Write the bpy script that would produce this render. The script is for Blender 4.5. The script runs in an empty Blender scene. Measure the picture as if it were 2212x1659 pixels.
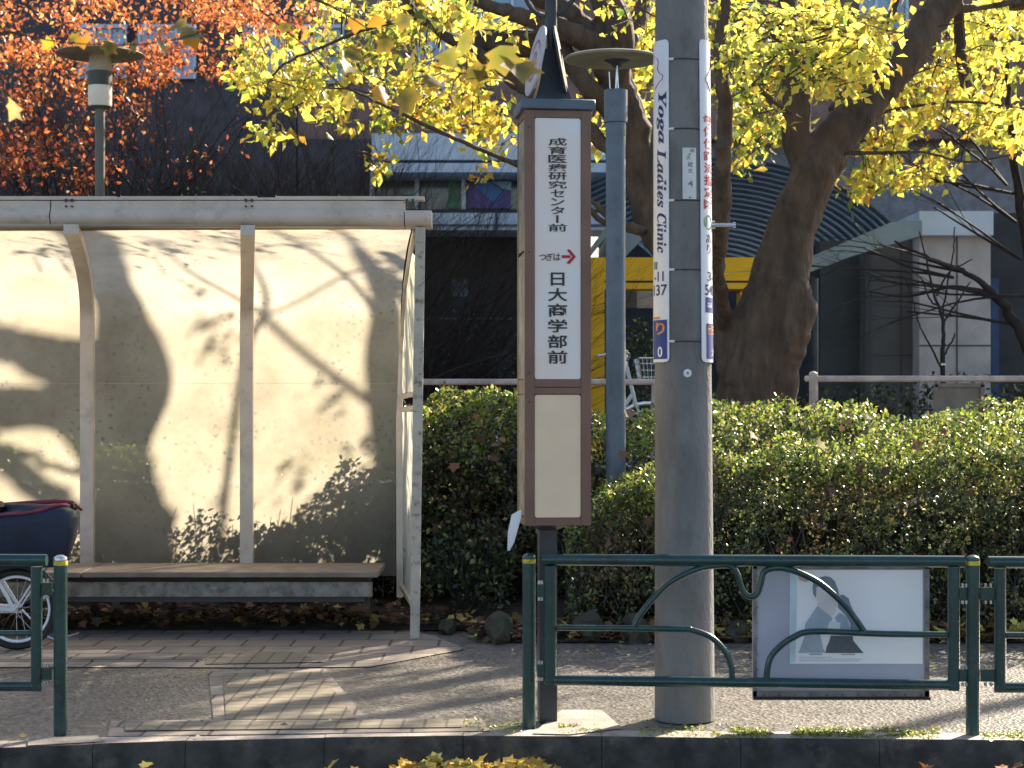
import bpy, bmesh, math, random
import numpy as np
from mathutils import Vector, Matrix, noise as mnoise
R = math.radians
random.seed(7); rng = np.random.default_rng(11)
SC = bpy.context.scene
COL = SC.collection
# ---------------------------------------------------------------- camera, sky, sun, exposure
CX, HY, F, CH = 1106.0, 870.0, 3840.0, 1.48      # survey of the photo: optical axis, horizon, focal length, eye height
cam = bpy.data.cameras.new('camera'); cam_o = bpy.data.objects.new('camera', cam); COL.objects.link(cam_o)
cam_o.location = (0, 0, CH); cam_o.rotation_euler = (R(90), 0, 0)
cam.sensor_width = 36; cam.lens = 36*F/2212; cam.shift_y = 40.5/2212
cam.clip_start = .1; cam.clip_end = 1000
cam.dof.use_dof = True; cam.dof.focus_distance = 10.5; cam.dof.aperture_fstop = 4.5
SC.camera = cam_o
AZ, EL = 38.0, 30.0
world = bpy.data.worlds.new('World'); SC.world = world; world.use_nodes = True
wn = world.node_tree.nodes; wl = world.node_tree.links
sky = wn.new('ShaderNodeTexSky'); sky.sky_type = 'NISHITA'; sky.sun_disc = False
sky.dust_density = 1.5; sky.ozone_density = .9; sky.sun_elevation = R(EL); sky.sun_rotation = R(AZ)
wn['Background'].inputs['Strength'].default_value = .08
wl.new(sky.outputs[0], wn['Background'].inputs['Color'])
sun = bpy.data.lights.new('sun', 'SUN'); sun.energy = 5.0; sun.angle = R(.6); sun.color = (1, .88, .70)
sun_o = bpy.data.objects.new('sun', sun); COL.objects.link(sun_o)
SV = Vector((math.sin(R(AZ))*math.cos(R(EL)), math.cos(R(AZ))*math.cos(R(EL)), math.sin(R(EL))))
sun_o.rotation_euler = SV.to_track_quat('Z', 'Y').to_euler(); sun_o.location = SV*60
SC.view_settings.view_transform = 'Standard'; SC.view_settings.look = 'None'
SC.view_settings.exposure = 1.62; SC.view_settings.gamma = 1
SC.render.film_transparent = False
try:
    SC.cycles.max_bounces = 8; SC.cycles.transparent_max_bounces = 16
except Exception: pass

# ---------------------------------------------------------------- helpers
def P(px, py, Y): return Vector(((px-CX)*Y/F, Y, CH+(HY-py)*Y/F))          # a surveyed point at a known distance
def G(px, py, z=0.0):
    Y = (CH-z)*F/(py-HY); return Vector(((px-CX)*Y/F, Y, z))                # a surveyed point on the ground
TX, TZ = math.tan(R(AZ)), math.tan(R(EL))/math.cos(R(AZ))

class MB:
    def __init__(s): s.v = []; s.f = []; s.sm = []; s.mk = []
    def add(s, vs, fs, smooth=False):
        b = len(s.v); s.mk.append((b, len(s.f))); s.v += [tuple(x) for x in vs]; s.f += [tuple(i+b for i in f) for f in fs]; s.sm += [smooth]*len(fs); return s
    def box(s, c, size, rot=0, bev=0, M=None):
        x, y, z = size[0]/2, size[1]/2, size[2]/2; c = Vector(c)
        if bev and min(x, y, z) > bev*1.01:
            b = bev; vs = []; 
            for sx in (-1, 1):
                for sy in (-1, 1):
                    for sz in (-1, 1):
                        vs += [(sx*x, sy*(y-b), sz*(z-b)), (sx*(x-b), sy*y, sz*(z-b)), (sx*(x-b), sy*(y-b), sz*z)]
            bm = bmesh.new(); 
            for v in vs: bm.verts.new(v)
            bmesh.ops.convex_hull(bm, input=bm.verts[:]); bm.verts.index_update()
            vs = [v.co.copy() for v in bm.verts]; fs = [tuple(v.index for v in f.verts) for f in bm.faces]; bm.free()
        else:
            vs = [Vector((sx*x, sy*y, sz*z)) for sx in (-1, 1) for sy in (-1, 1) for sz in (-1, 1)]
            fs = [(0,1,3,2),(4,6,7,5),(0,4,5,1),(2,3,7,6),(0,2,6,4),(1,5,7,3)]
        q = Matrix.Rotation(rot, 3, 'Z')
        vs = [q@Vector(v)+c for v in vs]
        if M is not None: vs = [M@v for v in vs]
        return s.add(vs, fs)
    def tube(s, pts, rad, n=8, cap=True, smooth=True, ell=1.0):
        pts = [Vector(p) for p in pts]; rads = rad if hasattr(rad, '__len__') else [rad]*len(pts)
        vs = []; fs = []; m = len(pts); up = None
        for i in range(m):
            d = (pts[min(i+1, m-1)]-pts[max(i-1, 0)])
            d = d.normalized() if d.length > 1e-9 else Vector((0, 0, 1))
            if up is None: up = Vector((0, 1, 0)) if abs(d.y) < .8 else Vector((0, 0, 1))
            a = d.cross(up).normalized(); b = a.cross(d).normalized(); up = b
            for k in range(n):
                t = 2*math.pi*(k+.5)/n
                vs.append(pts[i]+(a*math.cos(t)+b*math.sin(t)*ell)*rads[i])
        for i in range(m-1):
            for k in range(n): fs.append((i*n+k, i*n+(k+1) % n, (i+1)*n+(k+1) % n, (i+1)*n+k))
        if cap: fs.append(tuple(range(n))[::-1]); fs.append(tuple((m-1)*n+k for k in range(n)))
        return s.add(vs, fs, smooth)
    def cyl(s, a, b, r, n=20, r2=None): return s.tube([a, b], [r, r if r2 is None else r2], n)
    def prism(s, pts, off):                       # planar polygon extruded by vector off
        pts = [Vector(p) for p in pts]; n = len(pts); off = Vector(off)
        return s.add(pts+[p+off for p in pts], [tuple(range(n))[::-1], tuple(range(n, 2*n))]+[(i, (i+1) % n, n+(i+1) % n, n+i) for i in range(n)])
    def poly(s, pts): return s.add(pts, [tuple(range(len(pts)))])
    def lathe(s, prof, c, n=32, M=None):          # prof (r, z)
        c = Vector(c); vs = []; fs = []
        for r, z in prof:
            for k in range(n): vs.append(Vector((r*math.cos(2*math.pi*k/n), r*math.sin(2*math.pi*k/n), z)))
        if M is not None: vs = [M@v for v in vs]
        vs = [v+c for v in vs]
        for i in range(len(prof)-1):
            for k in range(n): fs.append((i*n+k, i*n+(k+1) % n, (i+1)*n+(k+1) % n, (i+1)*n+k))
        fs.append(tuple(range(n))[::-1]); fs.append(tuple((len(prof)-1)*n+k for k in range(n)))
        return s.add(vs, fs, True)
    def each(s, name, mat, parent=None):        # every added piece becomes an object of its own
        out = []; mk = s.mk+[(len(s.v), len(s.f))]
        for (v0, f0), (v1, f1) in zip(mk, mk[1:]):
            q = MB(); q.v = s.v[v0:v1]; q.f = [tuple(i-v0 for i in f) for f in s.f[f0:f1]]; q.sm = s.sm[f0:f1]; out.append(q.build(name, mat, parent))
        return out
    def build(s, name, mat, parent=None, label=None):
        me = bpy.data.meshes.new(name); me.from_pydata([tuple(v) for v in s.v], [], s.f); me.update()
        me.polygons.foreach_set('use_smooth', s.sm)
        bm = bmesh.new(); bm.from_mesh(me); bmesh.ops.recalc_face_normals(bm, faces=bm.faces[:]); bm.to_mesh(me); bm.free()
        try: me.set_sharp_from_angle(angle=R(40))
        except Exception: pass
        me.materials.append(mat); o = bpy.data.objects.new(name, me); COL.objects.link(o)
        if parent: o.parent = parent; o.matrix_parent_inverse = Matrix.Translation(parent.location).inverted() if parent.type == 'EMPTY' and not parent.get('local') else Matrix()
        if label: o['label'] = label
        return o
def tag(o, label, cat, group=None):
    o['label'] = label; o['category'] = cat
    if group: o['group'] = group
    return o
def thing(name, label, cat, loc=(0, 0, 0), group=None, local=False):
    o = bpy.data.objects.new(name, None); COL.objects.link(o); o.location = loc; o.empty_display_size = .2
    if local: o['local'] = 1
    return tag(o, label, cat, group)
def kind(o, k): o['kind'] = k; return o
def smooth_path(pts, n=5):                        # Catmull-Rom through tuples of any width
    pts = [np.array(p, float) for p in pts]; out = []
    for i in range(len(pts)-1):
        p0, p1, p2, p3 = pts[max(i-1, 0)], pts[i], pts[i+1], pts[min(i+2, len(pts)-1)]
        for k in range(n):
            t = k/n; out.append(.5*((2*p1)+(-p0+p2)*t+(2*p0-5*p1+4*p2-p3)*t*t+(-p0+3*p1-3*p2+p3)*t**3))
    out.append(pts[-1]); return out

# ---------------------------------------------------------------- materials
def mat(name, col, rough=.6, var=.15, scale=6, bump=0, bscale=80, metal=0, col2=None, spec=.5, coat=0, stain=None, stscale=3, stamt=.5, zs=1, bdist=.01):
    m = bpy.data.materials.new(name); m.use_nodes = True; n = m.node_tree.nodes; l = m.node_tree.links
    b = n['Principled BSDF']; b.inputs['Roughness'].default_value = rough; b.inputs['Metallic'].default_value = metal
    b.inputs['Specular IOR Level'].default_value = spec; b.inputs['Coat Weight'].default_value = coat
    tc = n.new('ShaderNodeTexCoord'); nz = n.new('ShaderNodeTexNoise'); nz.inputs['Scale'].default_value = scale; nz.inputs['Detail'].default_value = 6
    if zs != 1:
        mp_ = n.new('ShaderNodeMapping'); mp_.inputs['Scale'].default_value = (1, 1, zs); l.new(tc.outputs['Object'], mp_.inputs['Vector']); src_ = mp_.outputs[0]
    else: src_ = tc.outputs['Object']
    l.new(src_, nz.inputs['Vector'])
    mx = n.new('ShaderNodeMix'); mx.data_type = 'RGBA'
    c2 = col2 if col2 else tuple(c*(1-var*1.6) for c in col); c1 = col if col2 else tuple(min(1, c*(1+var)) for c in col)
    mx.inputs['A'].default_value = (*c1, 1); mx.inputs['B'].default_value = (*c2, 1)
    mr = n.new('ShaderNodeMapRange'); mr.inputs['From Min'].default_value = .35; mr.inputs['From Max'].default_value = .65
    l.new(nz.outputs['Fac'], mr.inputs['Value']); l.new(mr.outputs[0], mx.inputs['Factor']); out = mx.outputs['Result']
    if stain:
        n2 = n.new('ShaderNodeTexNoise'); n2.inputs['Scale'].default_value = stscale; n2.inputs['Detail'].default_value = 10; n2.inputs['Roughness'].default_value = .7
        l.new(src_, n2.inputs['Vector'])
        m2 = n.new('ShaderNodeMapRange'); m2.inputs['From Min'].default_value = .52; m2.inputs['From Max'].default_value = .66; m2.inputs['To Max'].default_value = stamt
        l.new(n2.outputs['Fac'], m2.inputs['Value'])
        mm = n.new('ShaderNodeMix'); mm.data_type = 'RGBA'; l.new(out, mm.inputs['A']); mm.inputs['B'].default_value = (*stain, 1); l.new(m2.outputs[0], mm.inputs['Factor']); out = mm.outputs['Result']
    l.new(out, b.inputs['Base Color'])
    if bump:
        n3 = n.new('ShaderNodeTexNoise'); n3.inputs['Scale'].default_value = bscale; n3.inputs['Detail'].default_value = 5; l.new(src_, n3.inputs['Vector'])
        bp = n.new('ShaderNodeBump'); bp.inputs['Strength'].default_value = bump; bp.inputs['Distance'].default_value = bdist
        l.new(n3.outputs['Fac'], bp.inputs['Height']); l.new(bp.outputs[0], b.inputs['Normal'])
    return m
def leafmat(name, trans=.5, rough=.45, spec=.5):
    m = bpy.data.materials.new(name); m.use_nodes = True; n = m.node_tree.nodes; l = m.node_tree.links
    b = n['Principled BSDF']; b.inputs['Roughness'].default_value = rough; b.inputs['Specular IOR Level'].default_value = spec
    at = n.new('ShaderNodeAttribute'); at.attribute_name = 'Col'
    l.new(at.outputs['Color'], b.inputs['Base Color'])
    t = n.new('ShaderNodeBsdfTranslucent'); l.new(at.outputs['Color'], t.inputs['Color'])
    mx = n.new('ShaderNodeMixShader'); mx.inputs['Fac'].default_value = trans
    l.new(b.outputs[0], mx.inputs[1]); l.new(t.outputs[0], mx.inputs[2]); l.new(mx.outputs[0], n['Material Output'].inputs['Surface'])
    return m
def bricks(name, c1, c2, cm, bw, bh, ms=.006, rough=.75, rot=0, offs=.5):
    m = mat(name, c1, rough, bump=.3, bscale=150); n = m.node_tree.nodes; l = m.node_tree.links; b = n['Principled BSDF']
    src = b.inputs['Base Color'].links[0].from_socket
    tc = n.new('ShaderNodeTexCoord'); mp = n.new('ShaderNodeMapping'); mp.inputs['Rotation'].default_value = (0, 0, rot)
    l.new(tc.outputs['Object'], mp.inputs['Vector'])
    br = n.new('ShaderNodeTexBrick'); br.inputs['Scale'].default_value = 1; br.inputs['Brick Width'].default_value = bw; br.inputs['Row Height'].default_value = bh
    br.inputs['Mortar Size'].default_value = ms; br.inputs['Mortar Smooth'].default_value = .3; br.offset = offs
    br.inputs['Color2'].default_value = (*c2, 1); br.inputs['Mortar'].default_value = (*cm, 1)
    l.new(mp.outputs[0], br.inputs['Vector']); l.new(src, br.inputs['Color1']); l.new(br.outputs['Color'], b.inputs['Base Color'])
    return m
M = {}
M['white'] = mat('white_plastic', (.80, .82, .86), .35, .05, 3)
M['cream'] = mat('cream_paint', (.64, .54, .44), .45, .08, 4, .05, 60, stain=(.22, .18, .14), stscale=9, stamt=.35)
M['worn'] = mat('worn_cream_paint', (.52, .48, .41), .55, .1, 5, .15, 60, stain=(.12, .10, .08), stscale=22, stamt=.8)
M['brown'] = mat('brown_metal', (.22, .115, .08), .4, .1, 5)
M['dark'] = mat('dark_metal', (.035, .04, .05), .4, .15, 6, .1, 100)
M['black'] = mat('black_rubber', (.012, .012, .014), .6, .2)
M['slate'] = mat('slate_blue_paint', (.115, .155, .20), .45, .1, 5, .08, 80, stain=(.06, .07, .08), stscale=12, stamt=.4)
M['green'] = mat('green_paint', (.010, .052, .050), .3, .18, 4, .04, 120, coat=.3, stain=(.09, .085, .07), stscale=26, stamt=.55)
M['yellow_tape'] = mat('yellow_tape', (.65, .50, .05), .4, .2, 30)
M['steel'] = mat('steel', (.6, .6, .62), .25, .1, 20, metal=1)
M['signface'] = mat('sign_face', (.86, .86, .86), .35, .06, 2.6, col2=(.93, .76, .64))
M['signlow'] = mat('sign_lower_face', (.95, .71, .49), .4, .05, 4)
M['sidepanel'] = mat('grubby_side_panel', (.33, .30, .20), .45, .3, 9, stain=(.05, .05, .04), stscale=14, stamt=.8)
M['ink'] = mat('black_ink', (.03, .03, .035), .5, 0)
M['red'] = mat('red_ink', (.50, .008, .02), .5, 0)
M['navy'] = mat('navy_ink', (.015, .02, .13), .5, 0)
M['blue'] = mat('blue_ink', (.008, .045, .26), .5, 0)
M['orange'] = mat('orange_ink', (.75, .30, .05), .5, 0)
M['greenink'] = mat('green_ink', (.01, .16, .10), .5, 0)
M['wood'] = mat('weathered_wood', (.28, .225, .18), .6, .15, 8, .2, 60, col2=(.19, .15, .12))
M['pinkrail'] = mat('pale_wooden_handrail', (.62, .47, .42), .6, .15, 10, .1, 60)
M['bark'] = mat('bark', (.125, .080, .052), .85, .3, 9, 1, 26, col2=(.060, .040, .028), stain=(.17, .125, .085), stscale=5, stamt=.6, zs=.28, bdist=.03)
M['twig'] = mat('dark_twigs', (.026, .020, .020), .85, .3, 9)
M['palebark'] = mat('young_bark', (.10, .08, .065), .85, .3, 9)
M['leaf'] = leafmat('yellow_leaves', .62, .4)
M['nleaf'] = leafmat('near_leaves', .4, .5)
M['hleaf'] = leafmat('hedge_leaves', .5, .3, .8)
M['litter'] = leafmat('dry_leaves', .15, .7)
M['soil'] = mat('soil', (.045, .032, .022), .95, .4, 12, .8, 40)
M['rock'] = mat('rock', (.05, .045, .032), .9, .3, 6, .8, 14, stain=(.05, .07, .02), stscale=5, stamt=.8)

# ---------------------------------------------------------------- leaves
LEAFSHAPES = {
 'oval': ([(0,0,0),(-.27,.42,.10),(0,1,-.10),(.27,.42,.10),(0,.45,0)], [(0,4,1),(1,4,2),(4,3,2),(0,3,4)]),
 'small': ([(0,0,0),(-.30,.5,.08),(0,1,0),(.30,.5,.08)], [(0,3,2),(0,2,1)]),
}
_l = [(0,0),(-.24,.05),(-.54,.14),(-.40,.36),(-.62,.64),(-.30,.66),(0,1.0),(.30,.66),(.62,.64),(.40,.36),(.54,.14),(.24,.05)]
LEAFSHAPES['lobed'] = ([(x, y, .25*abs(x)-.12*y*y) for x, y in _l]+[(0,.35,-.03)], [(12, (i+1) % 12, i) for i in range(12)])
def leaves(name, pos, size, col, material, parent=None, shape='oval', droop=.5, nrm=None, flat=0, edge=None):
    pos = np.asarray(pos, float); N = len(pos)
    if N == 0: return None
    tv, tf = LEAFSHAPES[shape]; tv = np.clip(np.array(tv, float), -2, 2); tf = np.array(tf)
    d = rng.normal(size=(N, 3)); d[:, 2] -= droop*1.6; d[:, 2] *= (1-flat); d /= np.linalg.norm(d, axis=1)[:, None]
    a = rng.normal(size=(N, 3))
    if nrm is not None: a = a*.55+nrm
    if flat: a = a*.35+np.array([0, 0, 1.])
    u = a-(a*d).sum(1)[:, None]*d; u /= np.linalg.norm(u, axis=1)[:, None]+1e-9     # leaf normal
    s = np.cross(d, u); size = np.broadcast_to(np.asarray(size, float), (N,))
    V = pos[:, None, :]+size[:, None, None]*(tv[None, :, 0, None]*s[:, None, :]+tv[None, :, 1, None]*d[:, None, :]+tv[None, :, 2, None]*u[:, None, :])
    nv = len(tv); Fc = (tf[None]+(np.arange(N)*nv)[:, None, None]).reshape(-1, 3)
    me = bpy.data.meshes.new(name); me.vertices.add(N*nv); me.vertices.foreach_set('co', V.reshape(-1))
    me.loops.add(len(Fc)*3); me.loops.foreach_set('vertex_index', Fc.reshape(-1).astype(np.int32))
    me.polygons.add(len(Fc)); me.polygons.foreach_set('loop_start', np.arange(len(Fc), dtype=np.int32)*3)
    me.polygons.foreach_set('loop_total', np.full(len(Fc), 3, np.int32)); me.update(calc_edges=True)
    at = me.color_attributes.new('Col', 'FLOAT_COLOR', 'POINT')
    c = np.ones((N, nv, 4)); c[:, :, :3] = np.asarray(col)[:, None, :]; 
    if edge is not None:
        rad_ = np.clip(np.hypot(tv[:, 0]*1.5, (tv[:, 1]-.35)*1.25), 0, 1)[None, :, None]**1.5*rng.uniform(.5, 1.1, (N, nv, 1))
        c[:, :, :3] = c[:, :, :3]*(1-rad_)+np.array(edge)*rad_
    at.data.foreach_set('color', c.reshape(-1))
    me.materials.append(material); o = bpy.data.objects.new(name, me); COL.objects.link(o)
    if parent: o.parent = parent; o.matrix_parent_inverse = Matrix.Translation(parent.location).inverted()
    return o
def palette(n, cols, w, jit=.25):
    c = np.array(cols)[rng.choice(len(cols), n, p=np.array(w)/sum(w))]
    return np.clip(c*(1+rng.normal(size=(n, 1))*jit)*(1+rng.normal(size=(n, 3))*.08), .003, .95)
YEL = [(.84, .74, .12), (.84, .55, .08), (.52, .56, .11), (.17, .21, .05)]
ORA = [(.60, .20, .065), (.42, .115, .05), (.62, .32, .11), (.20, .07, .045)]
HED = [(.050, .075, .030), (.12, .155, .05), (.30, .32, .09), (.030, .042, .022), (.52, .48, .28)]
DRY = [(.13, .07, .04), (.22, .12, .06), (.09, .045, .025), (.40, .28, .07)]

# ---------------------------------------------------------------- ground
def sheet(name, pts, m, z=None):
    b = MB(); b.poly([Vector((p[0], p[1], p[2] if z is None else z)) for p in pts]); o = b.build(name, m); return kind(o, 'structure')
def asphalt(name, base, rough=.55):
    m = bpy.data.materials.new(name); m.use_nodes = True; n = m.node_tree.nodes; l = m.node_tree.links; b = n['Principled BSDF']
    tc = n.new('ShaderNodeTexCoord'); v = n.new('ShaderNodeTexVoronoi'); v.inputs['Scale'].default_value = 55
    l.new(tc.outputs['Object'], v.inputs['Vector'])
    cr = n.new('ShaderNodeValToRGB'); cr.color_ramp.elements[0].color = (base*.40, base*.37, base*.34, 1); cr.color_ramp.elements[1].color = (base*2.9, base*2.6, base*2.25, 1)
    l.new(v.outputs['Color'], cr.inputs['Fac'])
    nz = n.new('ShaderNodeTexNoise'); nz.inputs['Scale'].default_value = 1.1; nz.inputs['Detail'].default_value = 10; nz.inputs['Roughness'].default_value = .65; l.new(tc.outputs['Object'], nz.inputs['Vector'])
    mx = n.new('ShaderNodeMix'); mx.data_type = 'RGBA'; mx.blend_type = 'MULTIPLY'; mx.inputs['Factor'].default_value = .7
    l.new(cr.outputs[0], mx.inputs['A']); l.new(nz.outputs['Fac'], mx.inputs['B']); l.new(mx.outputs['Result'], b.inputs['Base Color'])
    bp = n.new('ShaderNodeBump'); bp.inputs['Strength'].default_value = .9; bp.inputs['Distance'].default_value = .006
    l.new(v.outputs['Distance'], bp.inputs['Height']); l.new(bp.outputs[0], b.inputs['Normal']); b.inputs['Roughness'].default_value = rough
    return m
M['road'] = asphalt('road_asphalt', .06, .75); M['asph'] = asphalt('porous_asphalt', .16, .36)
sheet('road', [(-300, -300, -.155), (300, -300, -.155), (300, 300, -.155), (-300, 300, -.155)], M['road'])
kl = [(-1500, 1640), (-600, 1632), (0, 1616), (200, 1608), (400, 1601), (700, 1594), (1000, 1590), (1300, 1591), (1600, 1595), (1900, 1598), (2212, 1601), (3200, 1608)]
kfront = [G(x, y) for x, y in kl]; kfront = [Vector((-60, kfront[0].y, 0))]+kfront+[Vector((60, kfront[-1].y, 0))]
kback = [p+Vector((0, .17, 0)) for p in kfront]
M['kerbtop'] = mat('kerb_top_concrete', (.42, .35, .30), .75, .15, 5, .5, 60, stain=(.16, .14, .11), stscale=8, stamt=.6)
M['kerb'] = mat('dark_kerb_concrete', (.062, .056, .048), .9, .3, 9, .9, 45, stain=(.14, .12, .095), stscale=8, stamt=.7)  # dark tone for all kerb faces except the lighter tops
b = MB()
for i in range(len(kfront)-1):
    L = (kfront[i+1]-kfront[i]).length; k = max(1, int(round(L/.6))) if L < 10 else 1
    for j in range(k):
        g = .0015/L if L < 10 else 0
        a0 = kfront[i].lerp(kfront[i+1], j/k+g); a1 = kfront[i].lerp(kfront[i+1], (j+1)/k-g)
        c0 = a0+Vector((0, .17, 0)); c1 = a1+Vector((0, .17, 0)); dz = random.uniform(-.002, .002)
        prof = lambda p, q: [p+Vector((0, -.01, -.16)), p+Vector((0, 0, -.02+dz)), p+Vector((0, .018, dz)), q+Vector((0, 0, dz)), q+Vector((0, 0, -.16))]
        A, B = prof(a0, c0), prof(a1, c1)
        b.add(A+B, [tuple(range(5))[::-1], tuple(range(5, 10))]+[(q, (q+1) % 5, 5+(q+1) % 5, 5+q) for q in range(5)])
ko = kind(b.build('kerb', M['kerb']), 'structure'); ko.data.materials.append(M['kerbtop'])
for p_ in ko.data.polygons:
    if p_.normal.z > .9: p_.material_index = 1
b = MB(); n = len(kback)
b.add([p+Vector((0, .0, -.006)) for p in kback]+[Vector((p.x, 12.0, -.006)) for p in kback], [(i, i+1, n+i+1, n+i) for i in range(n-1)])
kind(b.build('pavement', M['asph']), 'structure')
M['grounds'] = mat('grounds_paving', (.22, .20, .18), .85, .2, 2)
sheet('hospital_grounds', [(-60, 14.6, .8), (60, 14.6, .8), (60, 120, .8), (-60, 120, .8)], M['grounds'])
M['paver'] = bricks('beige_pavers', (.33, .275, .225), (.27, .22, .18), (.10, .08, .065), .30, .30, .010)
M['tact'] = bricks('tactile_blocks', (.28, .235, .165), (.235, .20, .145), (.11, .09, .07), .10, .10, .008, offs=0)
sheet('paver_strip', [G(-900, 1440), G(330, 1441), G(560, 1442), G(800, 1440), G(1005, 1402), G(940, 1374), G(850, 1352), G(-900, 1352)], M['paver'], .0)
sheet('paver_border', [G(450, 1451), G(702, 1444), G(800, 1562), G(462, 1562)], M['paver'], .001)
sheet('tactile_paving', [G(482, 1456), G(690, 1452), G(770, 1556), G(488, 1556)], M['tact'], .005)
sheet('tactile_paving', [G(450, 1412), G(640, 1410), G(700, 1432), G(444, 1436)], M['tact'], .005)
sheet('paver_border', [G(240, 1558), G(1040, 1553), G(1060, 1580), G(232, 1592)], M['paver'], .003)
sheet('tactile_paving', [G(270, 1563), G(990, 1557), G(1000, 1574), G(270, 1582)], M['tact'], .008)
b = MB()
for k in range(4):
    y0 = 10.17+k*.045; b.box(((G(-900, 1420).x+G(444, 1420).x)/2, y0, .004), (G(444, 1420).x-G(-900, 1420).x, .02, .008))
kind(b.build('tactile_bars', M['paver']), 'structure')
M['conc'] = mat('foundation_concrete', (.36, .31, .26), .85, .15, 5, .5, 60)
sheet('footing_slab', [G(1213, 1535), G(1300, 1535), G(1345, 1575), G(1230, 1588), G(1150, 1586)], M['conc'], .004)
sheet('footing_slab', [G(60, 1597), G(208, 1590), G(228, 1603), G(60, 1612)], M['conc'], .004)
b = MB(); b.box((0, 14.55, .38), (120, .1, .87)); tag(b.build('retaining_wall', M['conc']), 'low concrete retaining wall hidden behind the clipped hedges', 'wall')
# planting bed: gently uneven soil
b = MB(); nx, ny = 120, 16; vs = []
for j in range(ny+1):
    for i in range(nx+1):
        x = -9+18*i/nx; y = 10.98+(4.6)*j/ny; e = min(1, j/2)
        if x < -.25: y = 11.55+4.0*j/ny
        vs.append((x, y, .004+e*(.06+.05*mnoise.noise(Vector((x*2, y*2, 0))))))
b.add(vs, [(j*(nx+1)+i, j*(nx+1)+i+1, (j+1)*(nx+1)+i+1, (j+1)*(nx+1)+i) for j in range(ny) for i in range(nx)], True)
kind(b.build('planting_bed', M['soil']), 'structure')

# ---------------------------------------------------------------- background buildings
M['brick'] = mat('brown_brick_wall', (.085, .075, .085), .85, .15, 4)
M['bluewhite'] = mat('pale_cladding', (.60, .68, .78), .5, .06, 2)
M['navywall'] = mat('dark_wall', (.028, .028, .036), .6, .2, 2)
M['teal'] = mat('teal_glass', (.06, .12, .15), .12, .2, 1.5, metal=.0, spec=1)
M['skyglass'] = mat('sky_glass', (.28, .42, .56), .15, .2, .8, spec=1)
M['stblue'] = mat('blue_glass_art', (.02, .24, .75), .3, .1); M['stpurple'] = mat('purple_glass_art', (.10, .06, .42), .3, .1)
M['stgreen'] = mat('green_glass_art', (.03, .22, .12), .3, .1); M['stcyan'] = mat('cyan_glass_art', (.30, .65, .80), .3, .1)
def rect(px0, py0, px1, py1, Y, d=.2, b=None):
    a = P(px0, py1, Y); c = P(px1, py0, Y); b = b or MB()
    b.box(((a.x+c.x)/2, Y+d/2, (a.z+c.z)/2), (c.x-a.x, d, c.z-a.z)); return b
BY = 30.0
hos = thing('hospital_building', 'large brown brick hospital building with pale blue bands and coloured glass far behind the trees', 'building', (0, BY+4, 0))
gz = HY+CH*F/BY
rect(-900, -420, 640, 505, BY+.6, 8).build('wall', M['brick'], hos)
rect(643, -420, 3300, 300, BY+.6, 8).build('upper_wall', mat('red_brown_tiles', (.23, .15, .13), .85, .15, 4), hos); rect(643, 300, 800, 505, BY+.6, 8).build('wall', M['brick'], hos)
for x0, x1, y0, y1 in [(905, 985, 55, 215), (1020, 1150, -60, 120), (655, 740, 60, 180), (1560, 1640, -60, 40), (300, 420, 60, 170), (1860, 1960, -80, 60), (530, 630, 60, 170), (170, 270, 60, 170)]:
    w = rect(x0, y0, x1, y1, BY+.5, .09).build('window', M['skyglass'], hos)
    f = MB(); 
    for t in np.linspace(x0, x1, 4): rect(t-3, y0, t+3, y1, BY+.44, .05, f)
    rect(x0-4, y0-8, x1+4, y0, BY+.43, .06, f); f.build('frame', M['bluewhite'], w)
rect(803, 288, 1318, 345, BY-.6, 1.1).build('canopy_band', M['bluewhite'], hos)
rect(803, 345, 1318, 352, BY-.3, .8).build('shadow_gap', M['navywall'], hos)
rect(803, 352, 1318, 372, BY-.62, 1.1).build('fascia', M['bluewhite'], hos)
rect(803, 372, 1318, 452, BY+.5, .3).build('glazing', M['teal'], hos)
def stained(name, poly, m, d): 
    q = MB(); q.prism([P(x, y, BY+d) for x, y in poly], (0, .03, 0)); return q.build(name, m, hos)
stained('coloured_pane', [(1008, 392), (1104, 392), (1104, 450), (1008, 450)], M['stpurple'], .40)
stained('coloured_pane', [(1020, 392), (1060, 392), (1086, 412), (1064, 438)], M['stblue'], .36)
stained('coloured_pane', [(1062, 392), (1104, 392), (1104, 410), (1088, 408)], M['stcyan'], .36)
stained('coloured_pane', [(968, 384), (993, 384), (993, 450), (968, 450)], M['stgreen'], .40)
stained('coloured_pane', [(1268, 378), (1306, 378), (1306, 452), (1268, 452)], M['stcyan'], .40)
f = MB()
for x in (803, 900, 1001, 1180, 1262, 1312): rect(x-4, 372, x+5, 452, BY+.2, .16, f)
f.each('mullion', M['bluewhite'], hos)
rect(803, 452, 1318, 460, BY-.2, .9).build('shadow_gap', M['navywall'], hos)
rect(803, 460, 1318, 497, BY-.7, 1.2).build('parapet', M['bluewhite'], hos)
f = MB()
for x in (880, 1072, 1240): rect(x-3, 458, x+3, 497, BY-.76, .05, f)
rect(803, 484, 1318, 488, BY-.74, .03, f); f.each('parapet_rail', M['slate'], hos)
rect(-900, 505, 1262, gz, BY+1.2, 6).build('lower_wall', M['navywall'], hos)
f = MB(); rect(800, 686, 1105, 690, BY+1.15, .04, f); rect(975, 604, 1012, 640, BY+1.15, .04, f)
f.build('handrail', M['slate'], hos)  # faint wall line, plus a plate coloured to mimic a faint sign reflection
rect(1310, 300, 3300, 505, BY+1.0, 3).build('inner_wall', mat('grey_render', (.22, .22, .24), .8), hos)  # plain grey rendered wall
rect(1310, 508, 3300, gz, BY+1.4, 3).build('lower_wall', M['navywall'], hos)

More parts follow.
